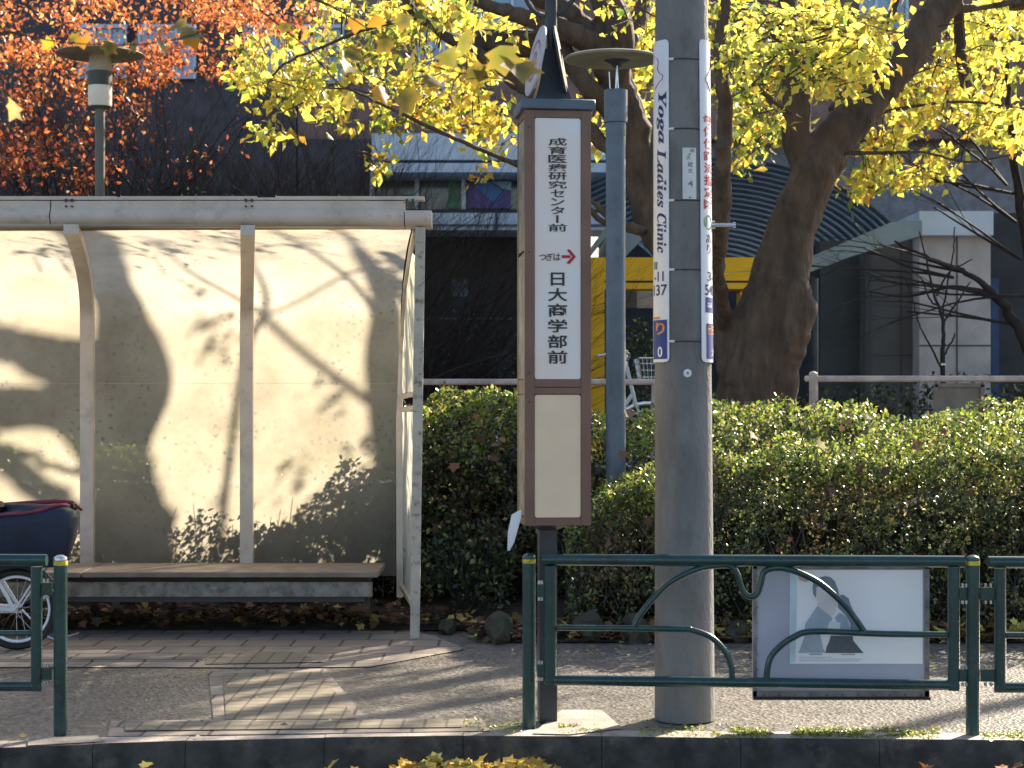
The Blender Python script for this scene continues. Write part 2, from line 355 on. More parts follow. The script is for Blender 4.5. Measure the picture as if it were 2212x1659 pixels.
# curved louvred entrance canopy
can = thing('entrance_canopy', 'curved dark louvred glass canopy with a pale blue eaves beam behind the large tree', 'canopy', (4, 25, 0))
M['louvre'] = mat('louvre_metal', (.055, .075, .09), .35, .2, 3, metal=.3)
M['canglass'] = mat('canopy_glass', (.36, .48, .55), .2, .2, 2, spec=.8)
M['steelblue'] = mat('eaves_paint', (.25, .34, .40), .45, .08, 3)
f = MB(); g = MB(); prev = None
for k in range(24):
    t = k/23; ry = 62+t*250; rx = ry*1.48; Yk = 23.4+t*3.2
    pts = []
    for a in np.linspace(R(12), R(128), 20): pts.append(P(1535+rx*math.cos(a), 655-ry*math.sin(a), Yk))
    f.tube(pts, .030+.012*t, 5)
    if prev: 
        n0 = len(pts); g.add([p+Vector((0, .08, -.04)) for p in prev+pts], [(i, i+1, n0+i+1, n0+i) for i in range(n0-1)], True)
    prev = pts
f.build('louvres', M['louvre'], can); g.build('glass', M['canglass'], can)
f = MB(); f.prism([P(1748, 556, 22.6), P(1925, 480, 22.6), P(1992, 476, 22.6), P(1992, 508, 22.6), P(1840, 553, 22.6), P(1748, 588, 22.6)], (0, .35, 0)); f.build('eaves_beam', M['steelblue'], can)
f = MB(); f.prism([P(1268, 545, 22.6), P(1312, 486, 22.6), P(1318, 500, 22.6), P(1268, 562, 22.6)], (0, .35, 0)); f.prism([P(1318, 553, 24), P(1352, 494, 24), P(1366, 492, 24), P(1392, 512, 24), P(1352, 553, 24)], (0, .2, 0)); f.each('gable_beam', M['steelblue'], can)
f = MB(); f.tube([P(1760, 600, 22.9), P(1760, 1120, 22.9)], .05, 8); f.tube([P(1286, 556, 22.9), P(1286, 1120, 22.9)], .05, 8); f.each('column', M['louvre'], can)

blk = thing('concrete_block', 'grey concrete panelled wing under a pale roof edge on the right', 'building', (7, 25, 0))
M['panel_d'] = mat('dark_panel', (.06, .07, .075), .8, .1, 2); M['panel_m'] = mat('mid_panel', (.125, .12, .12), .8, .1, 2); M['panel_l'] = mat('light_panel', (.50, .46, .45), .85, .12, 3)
WY = 24.2; gw = HY+CH*F/WY
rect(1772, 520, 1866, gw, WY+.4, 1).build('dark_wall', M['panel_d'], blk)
rect(1866, 520, 1986, gw, WY+.1, 1.2).build('mid_grey_wall', M['panel_m'], blk)  # wall panel in the mid-grey tone
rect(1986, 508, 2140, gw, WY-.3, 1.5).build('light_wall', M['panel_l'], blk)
rect(1986, 456, 2146, 508, WY-.5, 1.9).build('roof_edge', M['bluewhite'], blk)
f = MB(); rect(1986, 745, 2140, 748, WY-.31, .02, f); rect(2066, 508, 2069, gw, WY-.312, .02, f); rect(1866, 766, 1986, 769, WY+.09, .02, f); rect(1945, 520, 1948, gw, WY+.088, .02, f); rect(1868, 520, 1880, gw, WY+.06, .05, f)
f.each('joint', M['dark'], blk)
rect(2141, 460, 2600, gw, WY+.2, 1).build('end_wall', M['navywall'], blk); rect(2141, 600, 2158, gw, WY+.1, .09).build('door', mat('blue_door', (.02, .06, .16), .5), blk)

por = thing('yellow_portal', 'bright yellow square gateway frame standing behind the grey lamp post', 'gateway', (1.5, 21.5, 0))
M['portal'] = mat('yellow_portal_paint', (.95, .55, .012), .45, .06, 2)
PY = 21.5; gp = HY+CH*F/PY
rect(1270, 556, 1306, gp, PY, .4).build('post', M['portal'], por); rect(1600, 630, 1640, gp, PY, .4).build('post', M['portal'], por)
rect(1306, 556, 1640, 606, PY, .4).build('beam', M['portal'], por); rect(1306, 606, 1640, 611, PY+.05, .3).build('joint', M['dark'], por); rect(1306, 611, 1640, 624, PY, .4).build('beam', M['portal'], por)
rect(1352, 626, 1376, 665, PY+1.5, .2).build('lining', M['panel_m'], por); rect(1376, 626, 1425, 665, PY+1.5, .2).build('lining', M['panel_l'], por)

# ---------------------------------------------------------------- bus shelter
SH = thing('bus_shelter', 'cream metal bus shelter with curved posts and sunlit frosted back panels dappled by tree shadows', 'bus shelter', G(520, 1378))
def yF(px): return 10.72+.055*((px-900)/F*10.8)           # front edge
def yB(px): return 12.12+.055*((px-860)/F*12.1)           # back panel plane
def panelmat(name, tint):
    m = bpy.data.materials.new(name); m.use_nodes = True; n = m.node_tree.nodes; l = m.node_tree.links
    b = n['Principled BSDF']; b.inputs['Roughness'].default_value = .22; b.inputs['Specular IOR Level'].default_value = .35
    tc = n.new('ShaderNodeTexCoord'); v = n.new('ShaderNodeTexNoise'); v.inputs['Scale'].default_value = 1.6; v.inputs['Detail'].default_value = 12; v.inputs['Roughness'].default_value = .7
    l.new(tc.outputs['Object'], v.inputs['Vector'])
    mx = n.new('ShaderNodeMix'); mx.data_type = 'RGBA'; mx.inputs['A'].default_value = (*tint, 1); mx.inputs['B'].default_value = (tint[0]*.66, tint[1]*.66, tint[2]*.62, 1)
    vr = n.new('ShaderNodeMapRange'); vr.inputs['From Min'].default_value = .38; vr.inputs['From Max'].default_value = .66; l.new(v.outputs['Fac'], vr.inputs['Value']); l.new(vr.outputs[0], mx.inputs['Factor'])
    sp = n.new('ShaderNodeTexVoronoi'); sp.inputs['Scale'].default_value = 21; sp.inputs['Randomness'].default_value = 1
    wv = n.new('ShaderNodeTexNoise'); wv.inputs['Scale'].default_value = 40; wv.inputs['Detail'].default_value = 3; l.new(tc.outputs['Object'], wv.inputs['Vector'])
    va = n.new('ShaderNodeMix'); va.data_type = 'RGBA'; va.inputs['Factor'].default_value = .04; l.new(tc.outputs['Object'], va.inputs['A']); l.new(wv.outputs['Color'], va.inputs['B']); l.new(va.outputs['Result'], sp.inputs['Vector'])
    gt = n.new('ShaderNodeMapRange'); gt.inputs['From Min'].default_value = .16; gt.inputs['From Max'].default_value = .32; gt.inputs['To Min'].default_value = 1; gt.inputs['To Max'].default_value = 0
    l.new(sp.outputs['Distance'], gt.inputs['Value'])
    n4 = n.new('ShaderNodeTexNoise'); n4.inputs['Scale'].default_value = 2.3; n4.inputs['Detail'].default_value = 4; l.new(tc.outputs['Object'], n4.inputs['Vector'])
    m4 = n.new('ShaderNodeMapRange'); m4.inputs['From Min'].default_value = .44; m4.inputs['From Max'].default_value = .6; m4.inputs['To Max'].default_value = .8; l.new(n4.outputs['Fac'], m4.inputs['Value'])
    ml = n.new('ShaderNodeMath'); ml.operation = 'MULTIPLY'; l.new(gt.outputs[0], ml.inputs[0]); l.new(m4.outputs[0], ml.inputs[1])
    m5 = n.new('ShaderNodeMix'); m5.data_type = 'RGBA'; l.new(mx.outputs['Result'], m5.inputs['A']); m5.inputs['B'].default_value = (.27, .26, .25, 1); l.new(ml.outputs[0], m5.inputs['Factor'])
    l.new(m5.outputs['Result'], b.inputs['Base Color'])
    t = n.new('ShaderNodeBsdfTranslucent'); l.new(m5.outputs['Result'], t.inputs['Color'])
    s1 = n.new('ShaderNodeMixShader'); s1.inputs['Fac'].default_value = .86; l.new(b.outputs[0], s1.inputs[1]); l.new(t.outputs[0], s1.inputs[2])
    tr = n.new('ShaderNodeBsdfTransparent'); s2 = n.new('ShaderNodeMixShader'); s2.inputs['Fac'].default_value = .2
    l.new(s1.outputs[0], s2.inputs[1]); l.new(tr.outputs[0], s2.inputs[2]); l.new(s2.outputs[0], n['Material Output'].inputs['Surface'])
    return m
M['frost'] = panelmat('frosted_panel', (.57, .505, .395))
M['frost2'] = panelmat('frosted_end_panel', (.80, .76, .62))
zTop = P(500, 488, 10.75).z; zCurve = 2.28; zLow = .30
def profile(px, off=0, n=16, side=0):             # from low back to the front gutter
    yb, yf = yB(px)-off, yF(px)+.02; pts = []
    X = (px-CX)*12.1/F
    dx = -.055*0
    for z in (zLow, 1.1, zCurve-.25): pts.append((z, 0))
    for k in range(1, n+1):
        a = k/n*R(78); pts.append((zCurve-.25+(zTop-zCurve+.25)*math.sin(a)/math.sin(R(78)), (1-math.cos(a))/(1-math.cos(R(78)))))
    out = []
    for z, t in pts:
        out.append(Vector((X+side*t, yb+(yf-yb)*t, z+(-off*.2*t))))
    return out
SK = .22                                         # the bay leans slightly along the street
edges = [-900, -330, 199, 537, 868]
for i in range(4):
    A = profile(edges[i]+3, 0, side=SK); B = profile(edges[i+1]-3, 0, side=SK if i < 3 else .16)
    b = MB(); n = len(A)
    b.add(A+B+[p+Vector((0, .006, .004)) for p in A+B], [(k, k+1, n+k+1, n+k) for k in range(n-1)], True)
    b.v = b.v[:2*n]
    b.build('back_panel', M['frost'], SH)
def flat_bar(path, w, d):                         # rectangular section bar following a path in the YZ plane
    b = MB(); vs = []; n = len(path)
    for i, p in enumerate(path):
        t = (path[min(i+1, n-1)]-path[max(i-1, 0)]).normalized(); nn = Vector((0, -t.z, t.y)).normalized()
        for sx, sd in ((-1, 0), (1, 0), (1, 1), (-1, 1)): vs.append(p+Vector((sx*w/2, 0, 0))+nn*d*sd)
    fs = [(i*4+k, i*4+(k+1) % 4, (i+1)*4+(k+1) % 4, (i+1)*4+k) for i in range(n-1) for k in range(4)]+[(3, 2, 1, 0), tuple((n-1)*4+k for k in range(4))]
    return b.add(vs, fs)
for px, s in ((-330, SK), (199, SK), (537, SK-.015)):
    pr = profile(px, .008, side=s); pr[0].z = .35; flat_bar(pr, .088, .06).build('post', M['cream'], SH)
b = MB()
for i in range(4):                                # seam across the sheets
    A = P(edges[i]+12, 828, yB(edges[i])-.004); B = P(edges[i+1]-12, 828, yB(edges[i+1])-.004); b.tube([A, B], .0011, 4)
b.build('panel_seam', M['cream'], SH)
# gutter: rounded beam with a flat lip above
b = MB(); xa, xb = (-1300-CX)*10.8/F, P(933, 460, 10.78).x
def gut(x): return [Vector((x, 10.72+.05*(x+.5)+y, z)) for y, z in [(.10, 2.56), (0, 2.56), (-.012, 2.60), (-.02, 2.655)]]
zg = lambda py: CH+(HY-py)*10.72/F
sec = [(0.0, zg(434)), (0.0, zg(450)), (-.012, zg(455)), (-.022, zg(464)), (-.02, zg(474)), (-.005, zg(484)), (.03, zg(490)), (.14, zg(490)), (.14, zg(434))]
for x0, x1 in ((xa, P(112, 0, 10.75).x-.004), (P(112, 0, 10.75).x+.004, P(875, 0, 10.78).x-.003), (P(875, 0, 10.78).x+.003, xb)):
    A = [Vector((x0, 10.72+y, z)) for y, z in sec]; B = [Vector((x1, 10.72+y, z)) for y, z in sec]; n = len(sec)
    if x1 == xb:
        for V in (A, B):
            for v in V:
                if v.z > zg(452): v.z = zg(455)
    b.add(A+B, [tuple(range(n))[::-1], tuple(range(n, 2*n))]+[(k, (k+1) % n, n+(k+1) % n, n+k) for k in range(n)])
b.build('gutter_beam', M['cream'], SH)
b = MB(); x1 = P(917, 0, 10.78).x
b.box(((xa+x1)/2, 10.77, zg(429)+.004), (x1-xa, .10, .022)); b.build('roof_lip', M['cream'], SH)
b = MB()
for k in range(46):
    x = random.uniform(P(-100, 0, 10.7).x, x1-.05); b.box((x, 10.75+random.uniform(-.02, .03), zg(425)+.004), (random.uniform(.02, .12), .03, random.uniform(.006, .018)))
kind(b.build('roof_debris', M['twig'], SH), 'stuff')
b = MB()
for px in (148, 537, 885):
    x = P(px, 0, 10.7).x
    for dx in (-.018, .018): b.box((x+dx, 10.712, zg(433)), (.014, .02, .016)); b.box((x+dx, 10.712, zg(446)), (.010, .02, .010))
b.each('roof_bracket', M['dark'], SH)
b = MB()
for px in (82, 101, 840, 865): b.tube([P(px, 466, 10.69), P(px, 466, 10.71)], .009, 8)
b.each('gutter_bolt', M['steel'], SH)
# end frame on the right
ef = MB()
fr_b, fr_t = G(896, 1378), P(908, 490, 10.75)
d = fr_t-fr_b
def bar(b, a, c, w, dep):
    t = (c-a).normalized(); s = Vector((1, 0, 0)); s = (s-t*s.dot(t)).normalized(); q = t.cross(s)
    vs = [a+s*(i*w/2)+q*(j*dep/2) for i, j in ((-1,-1),(1,-1),(1,1),(-1,1))]+[c+s*(i*w/2)+q*(j*dep/2) for i, j in ((-1,-1),(1,-1),(1,1),(-1,1))]
    return b.add(vs, [(3,2,1,0),(4,5,6,7)]+[(k, (k+1) % 4, 4+(k+1) % 4, 4+k) for k in range(4)])
bar(ef, fr_b, fr_t, .058, .05); ef.build('front_post', M['worn'], SH)
rear = [P(864, 1290, 12.0), P(863, 900, 12.05), P(868, 760, 12.05), P(876, 620, 11.7), P(888, 540, 11.2), P(897, 496, 10.85)]
b = MB()
for i in range(5): bar(b, rear[i], rear[i+1]+(rear[i+1]-rear[i])*.02, .042-.004*i, .05)
b.build('rear_post', M['cream'], SH)
b = MB(); bar(b, P(866, 1265, 12.0), P(893, 1308, 11.15), .025, .03); bar(b, P(866, 858, 12.0), P(900, 850, 11.0), .02, .03); bar(b, P(866, 886, 12.0), P(900, 880, 11.0), .02, .03)
b.each('cross_bar', M['cream'], SH)
b = MB()
b.poly([P(870, 1260, 12.0), P(893, 1300, 11.15), P(901, 890, 11.0), P(869, 890, 12.0)]); b.poly([P(869, 850, 12.0), P(901, 845, 11.0), P(905, 560, 10.85), P(889, 545, 11.2), P(877, 620, 11.7), P(869, 760, 12.03)])
b.each('end_panel', M['frost2'], SH)

# bench
M['apron'] = mat('stained_apron', (.30, .275, .235), .6, .3, 14, .2, 60, col2=(.17, .15, .125), stain=(.07, .06, .05), stscale=16, stamt=.85)
M['legs'] = mat('grimy_leg', (.18, .165, .14), .7, .3, 14)
BN = thing('bench', 'long weathered wooden bench with a stained pale apron inside the bus shelter', 'bench', G(500, 1350))
def bslab(px0, px1, z, Y0, Y1, h, m, name):
    b = MB(); x0 = (px0-CX)*Y0/F; x1 = (px1-CX)*Y0/F; b.box(((x0+x1)/2, (Y0+Y1)/2, z), (x1-x0, Y1-Y0, h), 0, .006); return b.build(name, m, BN)
zb = lambda py, Y: CH+(HY-py)*Y/F
bslab(-700, 173, zb(1242, 11.2)-.0, 11.2, 11.85, .035, M['wood'], 'seat'); bslab(176, 817, zb(1242, 11.2), 11.2, 11.85, .035, M['wood'], 'seat')
bslab(-700, 800, (zb(1249, 11.3)+zb(1260, 11.3))/2, 11.36, 11.75, .03, M['dark'], 'seat_rail')
b = MB(); x0 = (-700-CX)*11.26/F; x1 = (804-CX)*11.26/F; za, zc = zb(1290, 11.26), zb(1257, 11.26)
b.box(((x0+x1)/2, 11.28, (za+zc)/2), (x1-x0, .04, zc-za), 0, .004); b.build('apron', M['apron'], BN)
for px in (-300, 250, 792):
    p = P(px, 1290, 11.9); b = MB(); b.box((p.x, 11.9, za/2), (.045, .045, za-.002)); b.build('leg', M['legs'], BN)
b = MB(); b.box(((x0+x1)/2, 11.6, za-.02), (x1-x0-.1, .6, .03)); b.build('underframe', M['dark'], BN)

# ---------------------------------------------------------------- text
def glyphs(s, offset=0.0, shear=0.0, res=3):
    c = bpy.data.curves.new('t', 'FONT'); c.body = s; c.resolution_u = res; c.offset = offset; c.shear = shear
    o = bpy.data.objects.new('t', c); COL.objects.link(o); bpy.context.view_layer.update()
    me = o.evaluated_get(bpy.context.evaluated_depsgraph_get()).to_mesh()
    vs = [(v.co.x, v.co.y) for v in me.vertices]; fs = [tuple(p.vertices) for p in me.polygons]
    o.evaluated_get(bpy.context.evaluated_depsgraph_get()).to_mesh_clear()
    bpy.data.objects.remove(o); bpy.data.curves.remove(c); return vs, fs
def fit(s, x0, x1, y0, y1, offset=0, shear=0, rot=False):
    """2D glyph mesh scaled into a rectangle (y up); rot: read top to bottom, turned clockwise"""
    vs, fs = glyphs(s, offset, shear)
    if rot: vs = [(y, -x) for x, y in vs]
    ax, bx = min(v[0] for v in vs), max(v[0] for v in vs); ay, by = min(v[1] for v in vs), max(v[1] for v in vs)
    return [(x0+(x-ax)/(bx-ax)*(x1-x0), y0+(y-ay)/(by-ay)*(y1-y0)) for x, y in vs], fs

# ---------------------------------------------------------------- bus stop sign
SB = G(1183, 1557); SX, SY = SB.x, SB.y; SKL = SY/F
BS = thing('bus_stop_sign', 'tall brown framed lantern shaped bus stop sign with vertical black lettering', 'bus stop sign', (SX, SY, 0))
MS = Matrix.Translation((SX, SY, 0))@Matrix.Rotation(R(6.5), 4, 'Z')
zs = lambda py: CH+(HY-py)*(SY-.14)/F
hw, hd = .153, .145; z0, z1 = zs(1135), zs(238); lx = lambda px: (px-1198.5)*(SY-.14)/F/math.cos(R(4.5))
def lb(b, x0, x1, y0, y1, za, zb_, bev=0): return b.box(((x0+x1)/2, (y0+y1)/2, (za+zb_)/2), (x1-x0, y1-y0, zb_-za), 0, bev, MS)
cxs = .026
MS = MS@Matrix.Translation((cxs+.002, 0, 0))
b = MB(); lb(b, -hw+.012, hw-.012, -hd+.012, hd-.012, z0+.004, z1-.001); b.build('casing', M['dark'], BS)
fm = MB()
for x0, x1 in ((-hw, -hw+.045), (hw-.045, hw)):
    lb(fm, x0, x1, -hd, -hd+.03, z0, z1); lb(fm, x0, x1, hd-.03, hd, z0, z1)
for za, zc in ((z0, zs(1119)), (zs(851), zs(837.5)), (zs(835.5), zs(820)), (zs(254), z1)):
    lb(fm, -hw+.0455, hw-.0455, -hd+.002, -hd+.03, za, zc)
for za, zc in ((z0, zs(1119)), (zs(851), zs(820)), (zs(252), z1)):
    for sx in (-1, 1): lb(fm, sx*(hw-.002) if sx < 0 else hw-.014, -hw+.014 if sx < 0 else hw-.002, -hd+.031, hd-.031, za, zc)
fm.build('frame', M['brown'], BS)
def signpanel(name, za, zc, m, x0=-hw+.047, x1=hw-.047):
    b = MB(); y = -hd+.006; r = .010; pts = []
    for cx_, cz, a0 in ((x1-r, zc-r, 0), (x0+r, zc-r, 90), (x0+r, za+r, 180), (x1-r, za+r, 270)):
        for k in range(4): a = R(a0+k*30); pts.append(MS@Vector((cx_+r*math.cos(a), y, cz+r*math.sin(a))))
    n = len(pts); b.prism(pts, (MS.to_3x3()@Vector((0, .006, 0)))); return b.build(name, m, BS)
SPn = signpanel('sign_panel', zs(819), zs(255), M['signface']); signpanel('lower_panel', zs(1118), zs(853), M['signlow'])
def sign_text(items, name, m, par, y=-hd+.003):
    b = MB()
    for s, px0, px1, py0, py1, off in items:
        vs, fs = fit(s, lx(px0), lx(px1), zs(py1), zs(py0), off); b.add([MS@Vector((x, y, z)) for x, z in vs], fs)
    return b.build(name, m, par)
it = []; ys = np.linspace(297, 501, 12)
for i, ch in enumerate('成育医療研究センター前'):
    a, c = ys[i]+.8, ys[i+1]-1.2
    if ch == 'ー': it.append(('|', 1195, 1200, a, c, .02)); continue
    w = 16 if ch in 'センタ' else 21; it.append((ch, 1198-w+1, 1198+w-1, a, c, .012))
ys = np.linspace(586, 788, 7)
for i, ch in enumerate('日大商学部前'):
    w = 15 if ch == '日' else 21; it.append((ch, 1198-w, 1198+w, ys[i]+2.5, ys[i+1]-2.5, .018))
it += [('つ', 1158, 1173, 550, 562, .01), ('ぎ', 1173, 1188, 547, 563, .01), ('は', 1189, 1204, 547, 563, .01)]
sign_text(it[:11], 'lettering', M['ink'], SPn); sign_text(it[11:17], 'lettering', M['ink'], SPn); sign_text(it[17:], 'small_lettering', M['ink'], SPn)
b = MB(); A = lambda pts: b.add([MS@Vector((lx(x), -hd+.003, zs(y))) for x, y in pts], [tuple(range(len(pts)))])
A([(1207, 551), (1226, 551), (1226, 557), (1207, 557)]); A([(1218, 540), (1224, 538), (1238, 554), (1230, 554)]); A([(1230, 554), (1238, 554), (1224, 570), (1217, 568)])
b.build('arrow', M['red'], SPn)
b = MB()
for za, zc in ((zs(1116), zs(853)), (zs(818), zs(548)), (zs(540), zs(256))): lb(b, -hw+.001, -hw+.008, -hd+.04, hd-.04, za, zc)
b.build('side_panel', M['sidepanel'], BS)
b = MB(); lb(b, hw-.008, hw-.001, -hd+.034, hd-.034, zs(1116), zs(256)); b.build('side_panel', M['sidepanel'], BS)
# broken flap hanging at the lower left corner
b = MB(); q = [(1122, 1102), (1105, 1112), (1097, 1150), (1096, 1190), (1106, 1172), (1121, 1118)]
b.prism([P(x, y, SY-.16) for x, y in q], (0.01, .006, 0)); b.build('broken_flap', M['white'], BS, 'white broken plastic flap hanging at the corner')
b = MB()
for py in (275, 545, 806, 868): b.tube([MS@Vector((-hw+.02, -hd-.003, zs(py))), MS@Vector((-hw+.02, -hd+.003, zs(py)))], .004, 8)
b.each('screw', M['dark'], BS)
b = MB(); lb(b, -hw-.018, hw+.018, -hd-.018, hd+.018, zs(236.5), zs(215), .004); lb(b, -.10, .10, -.10, .10, zs(215)+.0005, zs(210)); b.build('cap', M['slate'], BS)
b = MB(); prof = [(.085, zs(211)), (.078, zs(200)), (.062, zs(175)), (.050, zs(140)), (.043, zs(96))]; vs = []
for r, z in prof:
    for sx, sy in ((-1, -1), (1, -1), (1, 1), (-1, 1)): vs.append(MS@Vector((sx*r-.012, sy*r, z)))
b.add(vs, [(i*4+k, i*4+(k+1) % 4, (i+1)*4+(k+1) % 4, (i+1)*4+k) for i in range(4) for k in range(4)]+[(16, 17, 18, 19)])
b.build('neck', mat('neck_metal', (.045, .055, .07), .4, .15), BS)
b = MB(); b.tube([MS@Vector((-.012, 0, zs(95))), MS@Vector((-.012, 0, zs(-60)))], .028, 16); b.build('mast', M['dark'], BS)
def disc(c, r, nrm, th=.012):
    q = Vector(nrm).to_track_quat('Z', 'Y').to_matrix(); b = MB()
    b.lathe([(.001, -th/2), (r-.003, -th/2), (r, -th/4), (r, th/4), (r-.003, th/2), (.001, th/2)], c, 40, q); return b, q
c = P(1157, 132, SY-.05); nr = Vector((-.955, -.18, .19)).normalized(); b, q = disc(c, .166, nr)
d1 = b.build('round_plate', mat('plate_white', (.60, .58, .60), .4, .1, 8, stain=(.5, .25, .25), stscale=12, stamt=.3), BS, 'white round plate with a faded red emblem')
b = MB()
for r0, r1, a0, a1 in ((.085, .10, 30, 150), (.085, .10, 210, 330), (.03, .045, 0, 360)):
    n = 18; vs = []
    for k in range(n+1):
        a = R(a0+(a1-a0)*k/n)
        for r in (r0, r1): vs.append(c+nr*.0075+q@Vector((r*math.cos(a), r*math.sin(a), 0)))
    b.add(vs, [(2*k, 2*k+1, 2*k+3, 2*k+2) for k in range(n)])
b.build('emblem', mat('faded_red', (.45, .16, .15), .5), d1)
c2 = P(1211, 132, SY-.03); b, q = disc(c2, .163, Vector((.965, -.10, .17)).normalized()); b.build('round_plate', mat('plate_back', (.06, .055, .045), .5), BS, 'dark back of the second round plate')
b = MB(); b.tube([P(x, y, SY+.02) for x, y in smooth_path([(1128, -30), (1136, -4), (1152, 22), (1176, 38), (1196, 36), (1222, 18), (1262, -30)], 4)], .012, 8)
b.tube([P(1192, 40, SY-.03), P(1193, 72, SY-.03)], .003, 6); b.build('mast_bracket', M['dark'], BS)
b = MB(); pr = [(-.041, -.041), (.041, -.041), (.041, .041), (-.041, .041)]
vs = [MS@Vector((x-.03, y, z)) for z in (0, z0-.03) for x, y in pr]+[MS@Vector((x*2.2-.03, y*2.2, z0)) for x, y in pr]
b.add(vs, [(i*4+k, i*4+(k+1) % 4, (i+1)*4+(k+1) % 4, (i+1)*4+k) for i in range(2) for k in range(4)]); b.build('pole', M['dark'], BS)

# ---------------------------------------------------------------- utility pole
UB = G(1485, 1563); UY = UB.y+.13
UP = thing('utility_pole', 'thick grey concrete utility pole standing behind the green guardrail', 'utility pole', (UB.x, UY, 0))
M['pole'] = mat('pole_concrete', (.225, .22, .215), .8, .16, 7, .8, 70, col2=(.17, .165, .16), stain=(.10, .097, .093), stscale=9, stamt=.5, zs=.4)
def pr_(z): return .1405-.0052*z
def pa(z): return Vector((UB.x-.0045*z, UY, z))
b = MB(); b.tube([pa(z) for z in (-.0, 1, 2, 4, 8, 11)], [pr_(z) for z in (0, 1, 2, 4, 8, 11)], 64); 
po = b.build('shaft', M['pole'], UP)
zu = lambda py: CH+(HY-py)*(UY-.13)/F
b = MB()
for py in (126, 277, 432, 582, 737):
    z = zu(py); b.tube([pa(z)+Vector((math.sin(a)*(pr_(z)+.003), -math.cos(a)*(pr_(z)+.003), 0)) for a in np.linspace(R(-45), R(45), 14)], .0028, 5)
b.each('strap', M['dark'], UP)
b = MB()
for py in (126, 277, 432, 582, 737):
    z = zu(py); b.tube([pa(z)+Vector((math.sin(a)*(pr_(z)+.005), -math.cos(a)*(pr_(z)+.005), 0)) for a in np.linspace(R(-33), R(-22), 4)], .006, 5)
b.each('strap_buckle', M['white'], UP)
def on_pole(phi, z, off): return pa(z)+Vector((math.sin(phi)*(pr_(z)+off), -math.cos(phi)*(pr_(z)+off), 0))
def plate(phi0, phi1, za, zc, off, th, m, name, par, rc=.02, nphi=14):
    b = MB(); zz = [za, za+rc*.3, za+rc, *np.linspace(za+.1, zc-.1, 8), zc-rc, zc-rc*.3, zc]; vs = []; rows = len(zz)
    for z in zz:
        e = min(z-za, zc-z); ins = (rc-math.sqrt(max(0, rc*rc-(rc-min(e, rc))**2))) if e < rc else 0; di = ins/.14
        for k in range(nphi+1):
            ph = phi0+di+(phi1-phi0-2*di)*k/nphi; vs.append(on_pole(ph, z, off)); vs.append(on_pole(ph, z, off+th))
    W = 2*(nphi+1); fs = []
    for r in range(rows-1):
        for k in range(nphi):
            a = r*W+2*k; fs.append((a+1, a+3, a+W+3, a+W+1)); fs.append((a, a+W, a+W+2, a+2))
        fs.append((r*W, r*W+1, (r+1)*W+1, (r+1)*W)); e = W-2; fs.append((r*W+e, (r+1)*W+e, (r+1)*W+e+1, r*W+e+1))
    b.add(vs, fs, True); return b.build(name, m, par)
def ptext(items, name, m, par, off):
    for it_ in items:
        b = MB()
        s, a0, a1, py0, py1 = it_[:5]; o_ = it_[5] if len(it_) > 5 else .01; rot = it_[6] if len(it_) > 6 else False
        vs, fs = fit(s, a0, a1, zu(py1), zu(py0), o_, 0, rot)
        b.add([on_pole(R(x), z, off) for x, z in vs], fs); b.build(name, m, par)
def pblock(rects, name, m, par, off):
    b = MB()
    for a0, a1, py0, py1 in rects:
        vs = [on_pole(R(a), zu(py), off) for a in np.linspace(a0, a1, 9) for py in (py0, py1)]
        b.add(vs, [(2*k, 2*k+2, 2*k+3, 2*k+1) for k in range(8)])
    return b.build(name, m, par)
def pline(pts, name, m, par, off, r=.0016):
    b = MB(); b.tube([on_pole(R(a), zu(py), off) for a, py in pts], r, 5); return b.build(name, m, par)
SL = thing('advertising_sign', 'long white curved sign with navy serif lettering on the left side of the pole', 'advertising sign', (UB.x-.1, UY, 2), 'curved advertising signs on the pole')
def bold(s):
    out = ''
    for ch in s:
        if 'A' <= ch <= 'Z': out += chr(0x1D468+ord(ch)-65)
        elif 'a' <= ch <= 'z': out += chr(0x1D482+ord(ch)-97)
        else: out += ch
    return out
pl = plate(R(-118), R(-33), zu(782), zu(82), .004, .004, M['white'], 'plate', SL)
# per-word fitting so the word spacing follows the sign
ptext([(bold('Yoga'), -66, -38, 195, 308, .012, True), (bold('Ladies'), -64, -38, 318, 446, .012, True), (bold('Clinic'), -64, -38, 458, 545, .012, True)], 'lettering', M['navy'], SL, .0095)
ptext([('賀', -80, -62, 562, 580, .012)], 'green_character', M['greenink'], SL, .0095)
ptext([('-11', -76, -45, 585, 606, .012), ('137', -80, -36.5, 613, 637, .012)], 'numbers', M['navy'], SL, .0095)
pblock([(-84, -37, 690, 775)], 'blue_block', M['blue'], SL, .0092)
pblock([(-90, -55, 683, 688)], 'orange_strip', M['orange'], SL, .0094)
ptext([('り', -68, -42, 695, 722, .02)], 'orange_character', M['orange'], SL, .0100)
ptext([('0', -62, -48, 748, 771, .02)], 'white_number', M['white'], SL, .0100)
pline([(-80, 112), (-62, 122), (-60, 132), (-64, 142), (-58, 152), (-46, 160), (-48, 168), (-56, 172), (-64, 178), (-72, 186)], 'emblem', M['red'], SL, .0095)
SR = thing('advertising_sign', 'long white curved sign with red kanji on the right side of the pole', 'advertising sign', (UB.x+.1, UY, 2), 'curved advertising signs on the pole')
plate(R(33), R(118), zu(782), zu(82), .004, .004, M['white'], 'plate', SR)
ys = np.linspace(241, 453, 9)
ptext([(ch, 41, 76, ys[i]+2, ys[i+1]-2, .025) for i, ch in enumerate('母体保護法指定医')], 'red_lettering', M['red'], SR, .0095)
b = MB(); cz = (zu(462)+zu(494))/2; rr = (zu(462)-zu(494))/2
